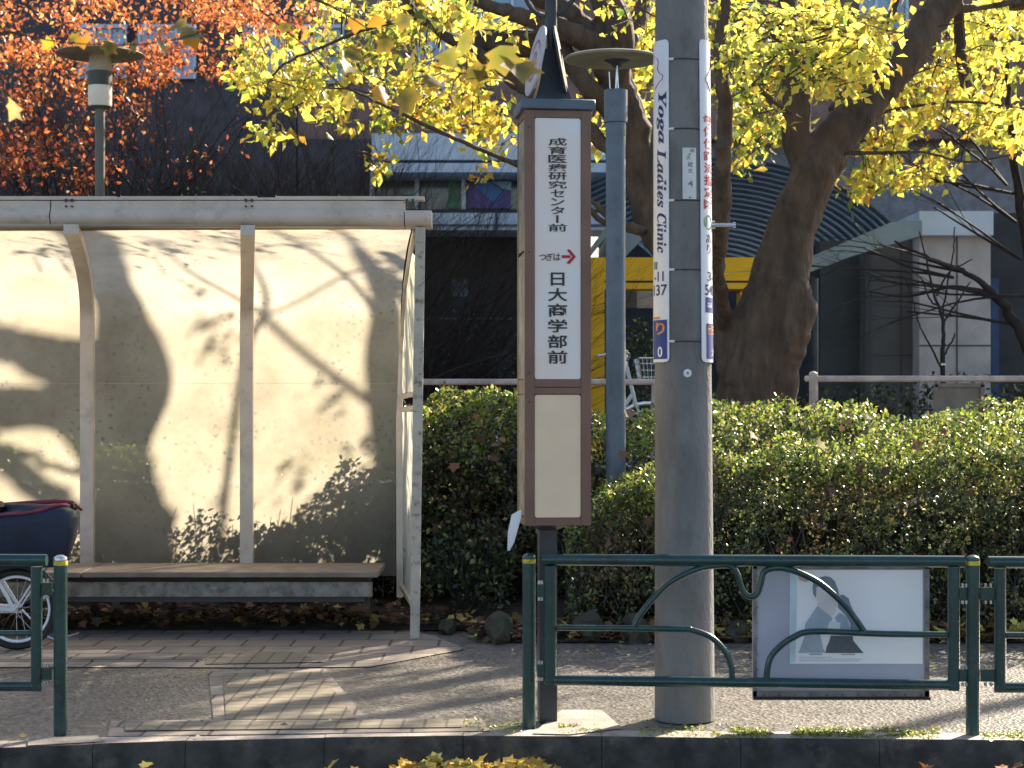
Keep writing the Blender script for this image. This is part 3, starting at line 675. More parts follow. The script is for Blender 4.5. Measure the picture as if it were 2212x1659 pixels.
b.add([on_pole(R(56)+rr*1.15*math.cos(a)/.14, cz+rr*math.sin(a), .0093) for a in np.linspace(0, 2*math.pi, 25)[:-1]], [tuple(range(24))]); b.build('green_disc', M['greenink'], SR)
ptext([('P', 50, 61, 468, 488, .03)], 'white_letter', M['white'], SR, .0099)
ptext([('あ', 47, 68, 504, 524, .01), ('り', 50, 66, 525, 546, .01), ('上', 66, 82, 560, 577, .01), ('3-', 50, 84, 585, 606, .01), ('548', 42, 84, 613, 637, .01)], 'lettering', M['navy'], SR, .0095)
pblock([(43, 84, 641, 674), (45, 86, 698, 775)], 'blue_block', M['blue'], SR, .0092)
ptext([('au', 49, 66, 652, 663, .02), ('大', 63, 82, 751, 769, .02)], 'white_lettering', M['white'], SR, .0100)
ptext([('世', 49, 62, 702, 722, .02), ('田', 64, 84, 702, 722, .02)], 'orange_lettering', M['orange'], SR, .0100)
pline([(80, 112), (72, 140), (60, 154), (49, 165), (50, 171), (56, 174), (60, 180), (66, 186), (72, 190)], 'emblem', M['red'], SR, .0095)
NP = plate(R(-5), R(23), zu(430), zu(319), .004, .003, mat('plate_enamel', (.72, .72, .70), .4, .1, 6), 'number_plate', UP, .003, 8)
ptext([('高', 10, 20, 321, 329), ('大', 2, 11, 335, 346), ('蔵', 5, 16, 350, 361), ('支', 5, 16, 364, 374), ('4', 5, 16, 390, 403)], 'lettering', mat('grey_ink', (.22, .22, .22), .6), NP, .0078)
pblock([(8, 11, 332, 335), (8, 11, 425, 428)], 'screw', M['ink'], NP, .0078)
b = MB(); z = zu(806); nn = on_pole(R(3), z, 0)-pa(z); q = nn.to_track_quat('Z', 'Y').to_matrix(); b.lathe([(.001, 0), (.019, 0), (.019, .005), (.001, .006)], on_pole(R(3), z, .001), 24, q); rt = b.build('round_tag', M['white'], UP)
b = MB(); b.lathe([(.001, 0), (.005, 0), (.005, .003), (.001, .003)], on_pole(R(3), z, .007), 12, q); b.build('rivet', M['dark'], rt)
b = MB(); z = zu(480); a = pa(z)+Vector((pr_(z)+.005, 0, 0)); b.tube([a, a+Vector((.018, 0, 0))], .02, 12); b.tube([a+Vector((.01, 0, .0)), a+Vector((.105, 0, .0))], .0085, 10); b.tube([a+Vector((.103, 0, 0)), a+Vector((.115, 0, 0))], .013, 10); b.build('step_bolt', M['steel'], UP)

# ---------------------------------------------------------------- guardrails
def gpost(px, pb, pt, par):
    g_ = G(px, pb); g_.y += .03; Y = g_.y; zt = P(px, pt, Y).z
    b = MB(); b.tube([g_, Vector((g_.x, Y, zt-.045))], .0305, 20)
    p = b.build('post', M['green'], par)
    b = MB(); b.tube([Vector((g_.x, Y, zt-.045)), Vector((g_.x, Y, zt-.026))], .0312, 20); b.build('yellow_band', M['yellow_tape'], p)
    b = MB(); b.lathe([(.030, 0), (.031, .008), (.027, .018), (.012, .026), (.001, .027)], (g_.x, Y, zt-.026), 20); b.build('cap', M['steel'] if px < 200 else M['green'], p)
    return g_
def gtube(b, pts, Y, r, n=12, sm=True):
    pts = [tuple(p) for p in pts]
    if sm and len(pts) > 2: pts = smooth_path(pts, 6)
    ys = Y if hasattr(Y, '__call__') else (lambda x: Y)
    b.tube([P(p[0], p[1], ys(p[0])) for p in pts], r, n)
def brackets(px0, px1, py, Y, par):
    b = MB(); a = P(px0, py, Y); c = P(px1, py, Y); b.box(((a.x+c.x)/2, Y, a.z), (abs(c.x-a.x), .012, .055))
    o = b.build('bracket', M['green'], par); b = MB(); 
    for t in (.3, .7): x = a.x+(c.x-a.x)*t; b.tube([(x, Y-.012, a.z+.03), (x, Y-.012, a.z+.045)], .007, 8); b.tube([(x, Y-.012, a.z-.045), (x, Y-.012, a.z-.03)], .007, 8)
    b.each('bolt', M['steel'], o)
yc = lambda px: 8.02+(G(2105, 1590).y+.03-8.02)*max(0, (px-1143)/962)
GC = thing('guardrail', 'dark green tubular guardrail with curved ornament between two posts in front of the utility pole', 'guardrail', G(1620, 1580), 'green guardrail sections along the kerb')
gpost(1143, 1574, 1195, GC); gpost(2105, 1590, 1199, GC)
b = MB(); gtube(b, [(1171, 1209), (2083, 1213)], yc, .0265, 16, False); b.build('top_rail', M['green'], GC)
b = MB(); gtube(b, [(1189, 1222), (1189, 1478)], yc, .0275, 16, False); b.build('upright', M['green'], GC)
b = MB(); gtube(b, [(2060, 1226), (2060, 1491)], yc, .0265, 16, False); b.build('upright', M['green'], GC)
b = MB(); gtube(b, [(1178, 1469), (2071, 1480)], yc, .0235, 16, False); b.build('bottom_rail', M['green'], GC)
b = MB(); gtube(b, [(1203, 1356), (1340, 1357), (1474, 1359), (1495, 1361), (1535, 1376), (1565, 1406), (1578, 1436), (1582, 1466)], yc, .0135, 10); b.build('middle_rail', M['green'], GC)
b = MB(); gtube(b, [(2046, 1371), (1900, 1369), (1758, 1364), (1715, 1376), (1682, 1399), (1662, 1426), (1655, 1470)], yc, .0145, 10); b.build('middle_rail', M['green'], GC)
b = MB(); gtube(b, [(1370, 1354), (1378, 1336), (1400, 1306), (1437, 1266), (1474, 1243), (1518, 1226), (1560, 1221), (1580, 1224), (1592, 1239), (1600, 1264), (1608, 1281), (1622, 1289), (1636, 1281), (1644, 1258), (1649, 1238), (1662, 1229), (1690, 1227), (1728, 1238), (1775, 1263), (1825, 1308), (1850, 1340), (1868, 1366)], yc, .0145, 10); b.build('ornament', M['green'], GC)
brackets(1160, 1176, 1275, 8.02, GC); brackets(1160, 1176, 1448, 8.02, GC); yr = yc(2105); brackets(2072, 2092, 1282, yr, GC); brackets(2072, 2092, 1459, yr, GC)
GL = thing('guardrail', 'dark green tubular guardrail section by the bicycle at the left edge', 'guardrail', G(0, 1596), 'green guardrail sections along the kerb')
gpost(127, 1591, 1199, GL); yl = G(127, 1591).y+.03
b = MB(); gtube(b, [(-900, 1205), (101, 1210)], yl, .0265, 16, False); b.build('top_rail', M['green'], GL)
b = MB(); gtube(b, [(79, 1224), (79, 1492)], yl, .0255, 16, False); b.build('upright', M['green'], GL)
b = MB(); gtube(b, [(-900, 1484), (88, 1482)], yl, .0225, 16, False); b.build('bottom_rail', M['green'], GL)
b = MB(); gtube(b, [(-200, 1368), (68, 1368)], yl, .0135, 10, False); b.build('middle_rail', M['green'], GL)
brackets(90, 112, 1272, yl, GL); brackets(90, 112, 1455, yl, GL)
GR = thing('guardrail', 'dark green tubular guardrail section at the right edge of the photo', 'guardrail', G(2300, 1592), 'green guardrail sections along the kerb')
b = MB(); gtube(b, [(2134, 1214), (3100, 1220)], yr, .0265, 16, False); b.build('top_rail', M['green'], GR)
b = MB(); gtube(b, [(2160, 1228), (2160, 1493)], yr, .0265, 16, False); b.build('upright', M['green'], GR)
b = MB(); gtube(b, [(2150, 1485), (3100, 1489)], yr, .0245, 16, False); b.build('bottom_rail', M['green'], GR)
b = MB(); gtube(b, [(2172, 1372), (2450, 1374)], yr, .0145, 10, False); b.build('middle_rail', M['green'], GR)
brackets(2118, 2148, 1282, yr, GR); brackets(2118, 2148, 1459, yr, GR)
gpost(3066, 1596, 1205, GR)

# advertising board on the rail
YA = 8.10
AB = thing('notice_board', 'grey steel notice board with a faded blank poster fixed behind the guardrail', 'notice board', (P(1815, 1500, YA).x, YA, 0))
M['board'] = mat('board_grey_blue', (.42, .43, .52), .5, .06, 2); M['boardedge'] = mat('board_edge', (.23, .21, .20), .6, .25, 10, .1)
M['poster'] = mat('faded_poster', (.90, .89, .92), .6, .04, 2)
a = P(1627, 1509, YA); c = P(2008, 1222, YA); b = MB(); b.box(((a.x+c.x)/2, YA+.02, (a.z+c.z)/2), (c.x-a.x, .035, c.z-a.z), 0, .003); b.build('panel', M['board'], AB)
b = MB()
for q in ((1627, 1222, 1635, 1509), (1998, 1222, 2008, 1509), (1627, 1222, 2008, 1229), (1627, 1493, 2008, 1505)):
    p0 = P(q[0], q[3], YA-.006); p1 = P(q[2], q[1], YA-.006); b.box(((p0.x+p1.x)/2, YA-.002, (p0.z+p1.z)/2), (p1.x-p0.x, .006, p1.z-p0.z))
b.build('edge_strip', M['boardedge'], AB)
b = MB(); p0 = P(1627, 1511, YA); p1 = P(2009, 1505, YA); b.box(((p0.x+p1.x)/2, YA, (p0.z+p1.z)/2), (p1.x-p0.x, .03, p1.z-p0.z)); b.build('lower_edge', M['black'], AB)
b = MB()
for x in np.linspace(1650, 1990, 11): b.tube([P(x, 1501, YA-.012), P(x, 1501, YA-.004)], .004, 6)
for y in np.linspace(1245, 1480, 8):
    b.tube([P(1636, y, YA-.012), P(1636, y, YA-.002)], .003, 6); b.tube([P(2002, y, YA-.012), P(2002, y, YA-.002)], .003, 6)
b.each('pin', M['dark'], AB)
b = MB(); p0 = P(1706, 1434, YA-.002); p1 = P(1993, 1231, YA-.002); b.box(((p0.x+p1.x)/2, YA-.001, (p0.z+p1.z)/2), (p1.x-p0.x, .003, p1.z-p0.z)); PO = b.build('poster', M['poster'], AB)
def zmap(x, y): return 1714.4+x*.1777, 1216.6+y*.1777       # poster artwork survey
def art(name, polys, col, dd):
    b = MB()
    for pl_ in polys: b.add([P(*zmap(x, y), YA-.004-dd) for x, y in pl_], [tuple(range(len(pl_)))])
    return b.build(name, mat(name, col, .6, .08, 12), PO)
art('pale_blue_edge', [[(-40, 90), (28, 90), (40, 400), (20, 1200), (-40, 1215)]], (.55, .68, .76), 0)
art('printed_hair', [[(230, 300), (240, 220), (300, 180), (380, 155), (450, 170), (500, 220), (540, 320), (560, 420), (520, 400), (480, 330), (400, 270), (320, 250), (280, 300), (270, 420), (240, 380)], [(530, 400), (600, 380), (670, 430), (690, 500), (740, 620), (790, 760), (800, 830), (690, 830), (690, 740), (640, 640), (540, 540)]], (.20, .24, .30), .0002)
art('printed_face', [[(275, 300), (330, 255), (400, 275), (480, 335), (535, 430), (500, 620), (460, 640), (380, 600), (300, 520), (280, 430)]], (.70, .66, .66), .0004)
art('printed_jacket', [[(290, 520), (330, 560), (470, 660), (420, 810), (320, 860), (360, 1040), (390, 1090), (62, 1090), (130, 900), (140, 740), (240, 590)], [(560, 600), (640, 650), (690, 800), (580, 820), (500, 660)]], (.36, .43, .50), .0006)
art('printed_suit', [[(450, 880), (720, 885), (725, 940), (850, 1092), (385, 1092), (400, 1020), (430, 960)]], (.10, .12, .14), .0008)
art('printed_card', [[(440, 705), (570, 722), (560, 830), (405, 810)]], (.72, .74, .72), .001)
art('printed_mark', [[(45, 140), (220, 190), (150, 230), (70, 200)]], (.60, .38, .40), .0012)
art('printed_lines', [[(190, 1098), (345, 1098), (345, 1116), (190, 1116)], [(580, 1100), (745, 1100), (745, 1116), (580, 1116)], [(70, 1140), (460, 1140), (460, 1146), (70, 1146)], [(70, 1162), (840, 1162), (840, 1168), (70, 1168)], [(70, 1184), (800, 1184), (800, 1190), (70, 1190)]], (.48, .42, .42), .0012)

# ---------------------------------------------------------------- bicycles
def bicycle(name, label, loc, ang, wheel_r, col, cover, basket, group=None):
    B = thing(name, label, 'bicycle', loc, group, local=True); B.rotation_euler = (0, 0, ang)
    m = mat(name+'_paint', col, .35, .05, 4, coat=.3); r = wheel_r; L = 1.08
    for wx in (0, L):
        w = MB(); n = 40; w.tube([(wx+(r-.022)*math.cos(t), 0, r+(r-.022)*math.sin(t)) for t in np.linspace(0, 2*math.pi, n+1)], .022, 8, False)
        W = w.build('wheel', M['black'], B)
        w = MB(); w.tube([(wx+(r-.05)*math.cos(t), 0, r+(r-.05)*math.sin(t)) for t in np.linspace(0, 2*math.pi, n+1)], .010, 8, False); w.build('rim', M['white'], W)
        w = MB()
        for k in range(20):
            t = 2*math.pi*k/20; t2 = t+(.5 if k % 2 else -.5); s = .02*(1 if k % 4 < 2 else -1)
            w.tube([(wx+.022*math.cos(t2), s, r+.022*math.sin(t2)), (wx+(r-.055)*math.cos(t), 0, r+(r-.055)*math.sin(t))], .0012, 3)
        w.build('spokes', M['steel'], W)
        w = MB(); w.tube([(wx, -.05, r), (wx, .05, r)], .020, 12); w.build('hub', M['steel'], W)
        w = MB(); w.tube([(wx+(r+.015)*math.cos(t), 0, r+(r+.015)*math.sin(t)) for t in (np.linspace(R(10), R(170), 18) if wx else np.linspace(R(-20), R(150), 18))], .022, 6, True, True, .5)
        w.build('mudguard', M['dark'] if cover else M['steel'], B)
    f = MB()
    for s in (-.055, .055):
        f.tube([(0, s, r), (.42, s*.5, r+.02)], .013, 8); f.tube([(0, s, r), (.27, s*.3, .70)], .011, 8); f.tube([(L, s, r), (L-.12, s, r+.36)], .012, 8)
        f.tube([(0, s, r), (-.20, s*1.3, r+.30)], .006, 6)
    f.tube([(.44, 0, r), (.24, 0, .82)], .017, 10); f.tube([(.44, 0, r+.01), (.70, 0, r+.09), (L-.14, 0, r+.42)], .021, 10); f.tube([(L-.11, 0, r+.34), (L-.19, 0, r+.68)], .018, 10)
    f.build('frame', m, B)
    f = MB(); f.box((.22, -.07, r-.005), (.46, .02, .055), 0, .006); f.build('chain_case', M['white'], B)
    f = MB(); f.tube([(.44, -.1, r), (.54, -.1, r-.13)], .008, 8); f.box((.54, -.14, r-.13), (.09, .08, .02)); f.tube([(.44, .1, r), (.34, .1, r+.13)], .008, 8); f.box((.34, .14, r+.13), (.09, .08, .02)); f.build('pedals', M['dark'], B)
    f = MB(); f.lathe([(.001, 0), (.10, .01), (.12, .04), (.09, .07), (.001, .08)], (.20, 0, .82), 20, Matrix.Diagonal((1.2, .85, 1))); f.build('saddle', M['black'], B)
    f = MB(); f.tube([(0, -.07, r), (-.14, -.12, .07), (-.20, -.13, .04)], .007, 6); f.tube([(-.20, -.13, .04), (-.34, -.13, .085)], .006, 6); f.build('kickstand', M['steel'], B)
    hz = r+.76
    f = MB(); f.tube(smooth_path([(L-.42, -.27, hz+.02), (L-.30, -.26, hz+.03), (L-.18, -.12, hz+.02), (L-.19, 0, hz-.03), (L-.18, .12, hz+.02), (L-.30, .26, hz+.03), (L-.42, .27, hz+.02)], 5), .011, 8); f.tube([(L-.19, 0, hz-.10), (L-.19, 0, hz)], .014, 8)
    f.lathe([(.001, 0), (.028, 0), (.03, .02), (.001, .035)], (L-.22, -.16, hz+.03), 14); H = f.build('handlebar', M['steel'], B)
    if basket:
        f = MB(); x0, x1, y0, y1, za, zc = L-.10, L+.22, -.19, .19, hz-.24, hz-.01
        for z, e in ((za, .04), (za+.06, .03), (za+.12, .02), (za+.18, .01), (zc, 0)):
            f.tube([(x0+e, y0+e, z), (x1-e, y0+e, z), (x1-e, y1-e, z), (x0+e, y1-e, z), (x0+e, y0+e, z)], .0035 if z < zc else .006, 4)
        for t in np.linspace(0, 1, 9):
            for y, s in ((y0, 1), (y1, -1)): f.tube([(x0+.04+(x1-x0-.08)*t, y+s*.04, za), (x0+(x1-x0)*t, y, zc)], .003, 4)
            for x, s in ((x0, 1), (x1, -1)): f.tube([(x+s*.04, y0+.04+(y1-y0-.08)*t, za), (x, y0+(y1-y0)*t, zc)], .003, 4)
        f.build('basket', M['steel'], B)
    if cover:
        vs = []; fs = []; nu, nv = 24, 11
        prof = [(.0, .34, .10), (.06, .40, .14), (.16, .44, .16), (.26, .45, .165), (.30, .44, .16), (.325, .40, .14), (.335, .2, .07), (.336, .02, .01)]
        for z, ax, ay in prof:
            for k in range(nu):
                t = 2*math.pi*k/nu; c_, s_ = math.cos(t), math.sin(t)
                x = .09+math.copysign(abs(c_)**.6, c_)*ax*(1-.0*z); w_ = .006*math.sin(7*t+z*30)
                zz = .50+z*(1+.10*(-c_))+(.015*math.sin(3*t) if z > .25 else 0)
                vs.append((x+w_, math.copysign(abs(s_)**.7, s_)*ay+w_, zz))
        for i in range(len(prof)-1):
            for k in range(nu): fs.append((i*nu+k, i*nu+(k+1) % nu, (i+1)*nu+(k+1) % nu, (i+1)*nu+k))
        fs.append(tuple(range(nu))[::-1]); fs.append(tuple((len(prof)-1)*nu+k for k in range(nu)))
        f = MB(); f.add(vs, fs, True); CV = f.build('rain_cover', mat('navy_nylon', (.012, .02, .045), .6, .2, 6, .5, 18), B)
        i = 5; ring = [Vector(vs[i*nu+k])+Vector((0, 0, .004)) for k in range(nu)]; ring.append(ring[0])
        f = MB(); f.tube(ring, .011, 8, False); f.tube([(-.36, -.12, .83), (-.30, -.13, .875), (-.20, -.10, .885), (.0, -.10, .87), (.25, -.11, .85), (.5, -.10, .80)], [.008, .012, .014, .016, .017, .015], 8)
        f.build('magenta_trim', mat('magenta_trim', (.22, .02, .05), .5, .2, 12), CV)
        f = MB()
        for k in range(6): f.box((-.31-.012*(k % 2), -.11+.012*k, .845+.008*(k % 3)), (.03, .012, .03), .3*k, .003)
        f.build('buckle', M['black'], CV)
    return B
hb = G(37, 1404)
bicycle('bicycle', 'white framed bicycle with a navy covered rear child seat parked beside the bus shelter bench', (hb.x, hb.y, 0), math.pi, .245, (.70, .70, .72), True, False)
hb = P(1355, 870, 15.9)
bicycle('bicycle', 'silver bicycle with a wire basket parked behind the hedge near the yellow gateway', (hb.x-.89, 15.9, .8), R(4), .33, (.6, .6, .62), False, True)

# ---------------------------------------------------------------- street lamps
def lamp_left():
    Y = 17.0; L = thing('street_lamp', 'grey street lamp with a flat round hood and glass lantern above the bus shelter roof', 'street lamp', (P(215, 0, Y).x, Y, 0))
    x = P(216, 0, Y).x; z = lambda py: CH+(HY-py)*Y/F; k = Y/F; mL = mat('lamp_grey', (.13, .12, .10), .5, .1); mH = mat('lamp_beige', (.40, .33, .22), .5, .1)
    b = MB(); b.lathe([(10.5*k, 0), (10.5*k, z(236)), (20*k, z(234)), (24*k, z(231))], (x, Y, 0), 24); b.build('pole', mL, L)
    gl = bpy.data.materials.new('lantern_glass'); gl.use_nodes = True; bb = gl.node_tree.nodes['Principled BSDF']; bb.inputs['Base Color'].default_value = (.95, .88, .74, 1); bb.inputs['Roughness'].default_value = .15; bb.inputs['Transmission Weight'].default_value = .15
    b = MB(); b.lathe([(24*k, z(230)), (25.5*k, z(226)), (25.5*k, z(186))], (x, Y, 0), 24); b.build('lantern', gl, L)
    b = MB(); b.lathe([(4*k, z(226)), (6*k, z(200)), (4*k, z(186))], (x, Y, 0), 12); b.build('bulb', M['orange'], L)
    b = MB(); b.lathe([(26*k, z(186)), (26*k, z(155))], (x, Y, 0), 24); b.build('collar', mat('collar_olive', (.06, .065, .05), .5), L)
    b = MB(); b.lathe([(25*k, z(155)), (23*k, z(120)), (22*k, z(108))], (x, Y, 0), 24); b.build('housing', mH, L)
    b = MB(); b.lathe([(22*k, z(119)), (92*k, z(119)), (94*k, z(118)), (92*k, z(116)), (20*k, z(114)), (.001, z(113))], (x, Y, 0), 40); b.build('hood', mat('hood_paint', (.34, .30, .21), .5, .15, 6), L)
def lamp_right():
    Y = 12.35; g_ = P(1330, 870, Y); x = g_.x; k = Y/F; z = lambda py: CH+(HY-py)*Y/F
    L = thing('street_lamp', 'slate blue lamp post with a flat round reflector beside the utility pole', 'street lamp', (x, Y, 0))
    b = MB(); b.tube([(x, Y, 0), (x, Y, z(268))], 21.5*k, 24); b.build('pole', M['slate'], L)
    b = MB(); b.tube([(x, Y, z(293)), (x, Y, z(266))], 22.5*k, 24); b.tube([(x, Y, z(265)), (x, Y, z(195))], 25.5*k, 24); b.build('head', M['slate'], L)
    b = MB(); b.tube([(x-2*k, Y-.05, z(225)), (x+2*k, Y-.05, z(145))], .0065, 6); b.tube([(x-12*k, Y, z(196)), (x-14*k, Y, z(155))], .004, 6); b.tube([(x+6*k, Y, z(196)), (x+3*k, Y, z(140))], .005, 6); b.each('strut', M['steel'], L)
    b = MB(); b.lathe([(.001, z(132)), (103*k, z(131)), (105*k, z(127)), (100*k, z(124)), (.001, z(122))], (x-7*k, Y, 0), 48, None); b.build('reflector', mat('reflector_grey', (.28, .27, .20), .45, .15, 5), L)
    b = MB(); b.lathe([(.02, z(148)), (.045, z(138)), (.09, z(132)), (.001, z(131))], (x+2*k, Y-.02, 0), 20); b.build('fitting', M['dark'], L)
lamp_left(); lamp_right()

# ---------------------------------------------------------------- rear handrail
RY = 14.3
HR = thing('handrail', 'pale wooden handrail with round post and boxed panel above the hedge at right', 'handrail', (P(1960, 870, RY).x, RY, 0), 'wooden handrails behind the hedge')
b = MB(); b.box(((P(1738, 0, RY).x+P(3000, 0, RY).x)/2, RY, zb(818, RY)), (P(3000, 0, RY).x-P(1738, 0, RY).x, .06, 13*RY/F), 0, .012); b.build('rail', M['pinkrail'], HR)
for px in (1756, 2500):
    p = P(px, 0, RY); b = MB(); b.lathe([(.034, 0), (.034, zb(812, RY)), (.036, zb(811, RY)), (.034, zb(806, RY)), (.02, zb(803, RY)), (.001, zb(802, RY))], (p.x, RY-.02, 0), 20); b.build('post', M['pinkrail'], HR)
b = MB(); p0 = P(2020, 940, RY); p1 = P(2120, 828, RY); b.box(((p0.x+p1.x)/2, RY+.01, (p0.z+p1.z)/2), (p1.x-p0.x, .05, p1.z-p0.z)); b.box(((p0.x+p1.x)/2, RY-.02, p1.z-.02), (p1.x-p0.x+.02, .03, .02)); b.box((p0.x, RY-.02, (p0.z+p1.z)/2), (.03, .03, p1.z-p0.z)); b.box((p1.x, RY-.02, (p0.z+p1.z)/2), (.03, .03, p1.z-p0.z)); b.build('boxed_panel', M['wood'], HR)
HL = thing('handrail', 'pale wooden handrail passing behind the bus stop sign above the hedge', 'handrail', (P(1170, 870, RY).x, RY, 0), 'wooden handrails behind the hedge')
b = MB(); x0, x1 = P(860, 0, RY).x, P(1432, 0, RY).x; b.box(((x0+x1)/2, RY, zb(825, RY)), (x1-x0, .06, 13*RY/F), 0, .012); b.build('rail', M['pinkrail'], HL)
for px in (900, 1415): b = MB(); b.tube([(P(px, 0, RY).x, RY, 0), (P(px, 0, RY).x, RY, zb(822, RY))], .03, 16); b.build('post', M['pinkrail'], HL)

# ---------------------------------------------------------------- trees
def shadow_panel(p):                                # where a point's shadow meets the shelter's back panel, in survey coordinates
    dY = p[1]-12.1; X = p[0]-TX*dY; Z = p[2]-TZ*dY; return CX+X*F/12.1, HY-(Z-CH)*F/12.1
_pr = [(HY-(q.z-CH)*F/q.y, q.y) for q in profile(400)][::-1]
def from_shadow(sx, sy, Y):
    ys_ = float(np.interp(sy, [a for a, _ in _pr], [c for _, c in _pr])) if sy > 488 else 10.75
    p = P(sx, sy, ys_); d = Y-ys_; return Vector((p.x+TX*d, Y, p.z+TZ*d))
THIN = MB(); BIG = None
def limb(b, pts, n=14, jit=.012):
    if b is BIG and pts[0][3]*pts[0][2]/F/2 < .045: b = THIN; n = 7                    # (px, py, Y, width px)
    out = []; rad = []
    for q in smooth_path(pts, 6):
        p = P(q[0], q[1], q[2]); p += Vector((random.gauss(0, jit), random.gauss(0, jit), 0)); out.append(p); rad.append(max(.006, q[3]*q[2]/F/2))
    b.tube(out, rad, n); return out
BT = thing('large_tree', 'large old tree with forked brown trunk and yellow autumn leaves behind the hedge', 'tree', (P(1640, 0, 16.4).x, 16.4, 0))
b = BIG = MB(); TP = []
def L(*pts): TP.extend(limb(b, pts))
g0 = HY+CH*F/16.4
L((1640, g0, 16.4, 250), (1640, 1000, 16.4, 190), (1635, 850, 16.4, 146), (1645, 760, 16.4, 146), (1664, 680, 16.4, 142), (1686, 593, 16.4, 126), (1699, 545, 16.4, 118), (1724, 461, 16.4, 104), (1757, 380, 16.4, 98), (1785, 330, 16.5, 98), (1815, 285, 16.5, 90), (1880, 215, 16.6, 80), (1950, 130, 16.6, 82), (2010, 50, 16.7, 72), (2060, -30, 16.8, 66), (2130, -160, 17, 50), (2180, -320, 17.2, 34))
L((1670, 900, 16.3, 90), (1684, 800, 16.25, 78), (1706, 730, 16.2, 80), (1722, 665, 16.2, 76), (1716, 600, 16.25, 62), (1728, 520, 16.35, 56), (1755, 440, 16.4, 52))
L((1735, 712, 16.2, 30), (1744, 668, 16.15, 46), (1732, 640, 16.2, 30))
L((1590, g0, 16.5, 150), (1595, 900, 16.5, 100), (1592, 800, 16.5, 88), (1570, 735, 16.5, 66), (1545, 660, 16.5, 54), (1510, 600, 16.5, 58), (1455, 545, 16.5, 66), (1408, 490, 16.7, 72), (1388, 400, 16.7, 72), (1372, 300, 16.7, 74), (1345, 215, 16.7, 78), (1315, 140, 16.6, 74), (1275, 75, 16.6, 54), (1215, 20, 16.62, 48), (1140, -25, 16.65, 42), (1050, -120, 16.7, 34))
L((1566, 700, 16.4, 40), (1552, 610, 15.9, 32), (1553, 500, 15.3, 42), (1562, 380, 15.0, 40), (1566, 260, 14.9, 36), (1556, 130, 14.8, 32), (1570, -20, 14.8, 24))
L((1318, 160, 16.6, 50), (1370, 60, 16.8, 40), (1410, -40, 17.2, 30))
L((1300, 110, 16.5, 52), (1240, 75, 16.3, 46), (1180, 50, 16.3, 42), (1103, 28, 16.3, 34), (1023, -4, 16.4, 26), (960, -60, 16.5, 18))
L((1330, 330, 16.6, 30), (1240, 255, 16.6, 34), (1130, 190, 16.5, 32), (1037, 117, 16.4, 28), (970, 83, 16.4, 24), (887, 17, 16.3, 24), (850, -60, 16.3, 18))
L((1390, 500, 16.5, 30), (1330, 480, 16.5, 24), (1295, 452, 16.5, 20), (1272, 428, 16.5, 14))
L((1800, 240, 16.6, 30), (1840, 180, 16.8, 22), (1870, 120, 17, 16), (1930, 20, 17.2, 14), (1960, -60, 17.3, 10))
L((2030, 20, 16.7, 26), (2110, 18, 16.8, 16), (2170, 8, 16.9, 14), (2260, -15, 17, 10))
L((1830, 262, 16.6, 14), (1940, 235, 16.6, 8), (2080, 220, 16.6, 6), (2212, 235, 16.6, 5))
L((1800, 330, 16.4, 14), (1900, 330, 16.3, 8), (2000, 330, 16.3, 6), (2090, 350, 16.3, 5), (2200, 330, 16.4, 4))
L((1100, 350, 15.6, 10), (1010, 310, 15.6, 10), (923, 273, 15.6, 9), (837, 230, 15.6, 7), (760, 195, 15.6, 5), (700, 190, 15.6, 4)); L((1330, 500, 16.4, 14), (1200, 400, 16, 12), (1100, 350, 15.6, 10))
L((887, 40, 16.3, 12), (800, 60, 16.4, 9), (700, 100, 16.5, 6), (600, 150, 16.6, 5), (560, 240, 16.6, 3))
# crown branches, mostly above the frame, added for their shadows on the shelter
def SHL(*pts, n=8, end=None):
    p3 = [(*from_shadow(q[0], q[1], q[2]), q[3]*12.1/F/2) for q in pts]
    if end: p3 += [(*P(*e[:3]), e[3]*e[2]/F/2) for e in end]
    sp_ = smooth_path(p3, 5); out = [Vector(q[:3]) for q in sp_]; rad = [q[3] for q in sp_]
    (THIN if max(rad) < .05 else b).tube(out, rad, n); TP.extend(out)
SHL((465, 1230, 16.2, 15), (490, 1000, 16.2, 15), (520, 790, 16.3, 14), (545, 715, 16.3, 15), (560, 690, 16.3, 16), (535, 560, 16.4, 10), (520, 470, 16.4, 6))
SHL((560, 690, 16.3, 15), (640, 770, 16.2, 14), (800, 905, 16.1, 15), (880, 1000, 16.2, 15))
SHL((560, 690, 16.3, 8), (640, 655, 16.3, 9), (740, 600, 16.3, 9), (880, 545, 16.3, 8))
SHL((560, 690, 16.3, 10), (480, 630, 16.3, 11), (400, 580, 16.3, 9), (330, 520, 16.3, 7))
SHL((600, 440, 16.2, 9), (690, 560, 16.2, 12), (790, 700, 16.2, 15), (860, 800, 16.2, 17))
SHL((735, 470, 16.5, 12), (790, 580, 16.5, 36), (812, 720, 16.5, 64), (826, 900, 16.5, 80), (840, 1010, 16.5, 84), end=[(1722, 300, 16.5, 66), (1752, 380, 16.45, 70)])
SHL((60, 330, 16.5, 70), (120, 430, 16.5, 78), (172, 500, 16.5, 84), (226, 590, 16.5, 86), (268, 690, 16.5, 90), (302, 780, 16.5, 96), (312, 860, 16.5, 100), end=[(1322, 160, 16.6, 72)], n=12)
SHL((-140, 866, 16.6, 90), (0, 866, 16.6, 88), (100, 870, 16.6, 74), (165, 905, 16.5, 60), (225, 985, 16.5, 60), end=[(1330, 250, 16.6, 50), (1372, 330, 16.65, 60)])
def from_ground(px, py, Y):
    g = G(px, py); d = Y-g.y; return Vector((g.x+TX*d, Y, TZ*d))
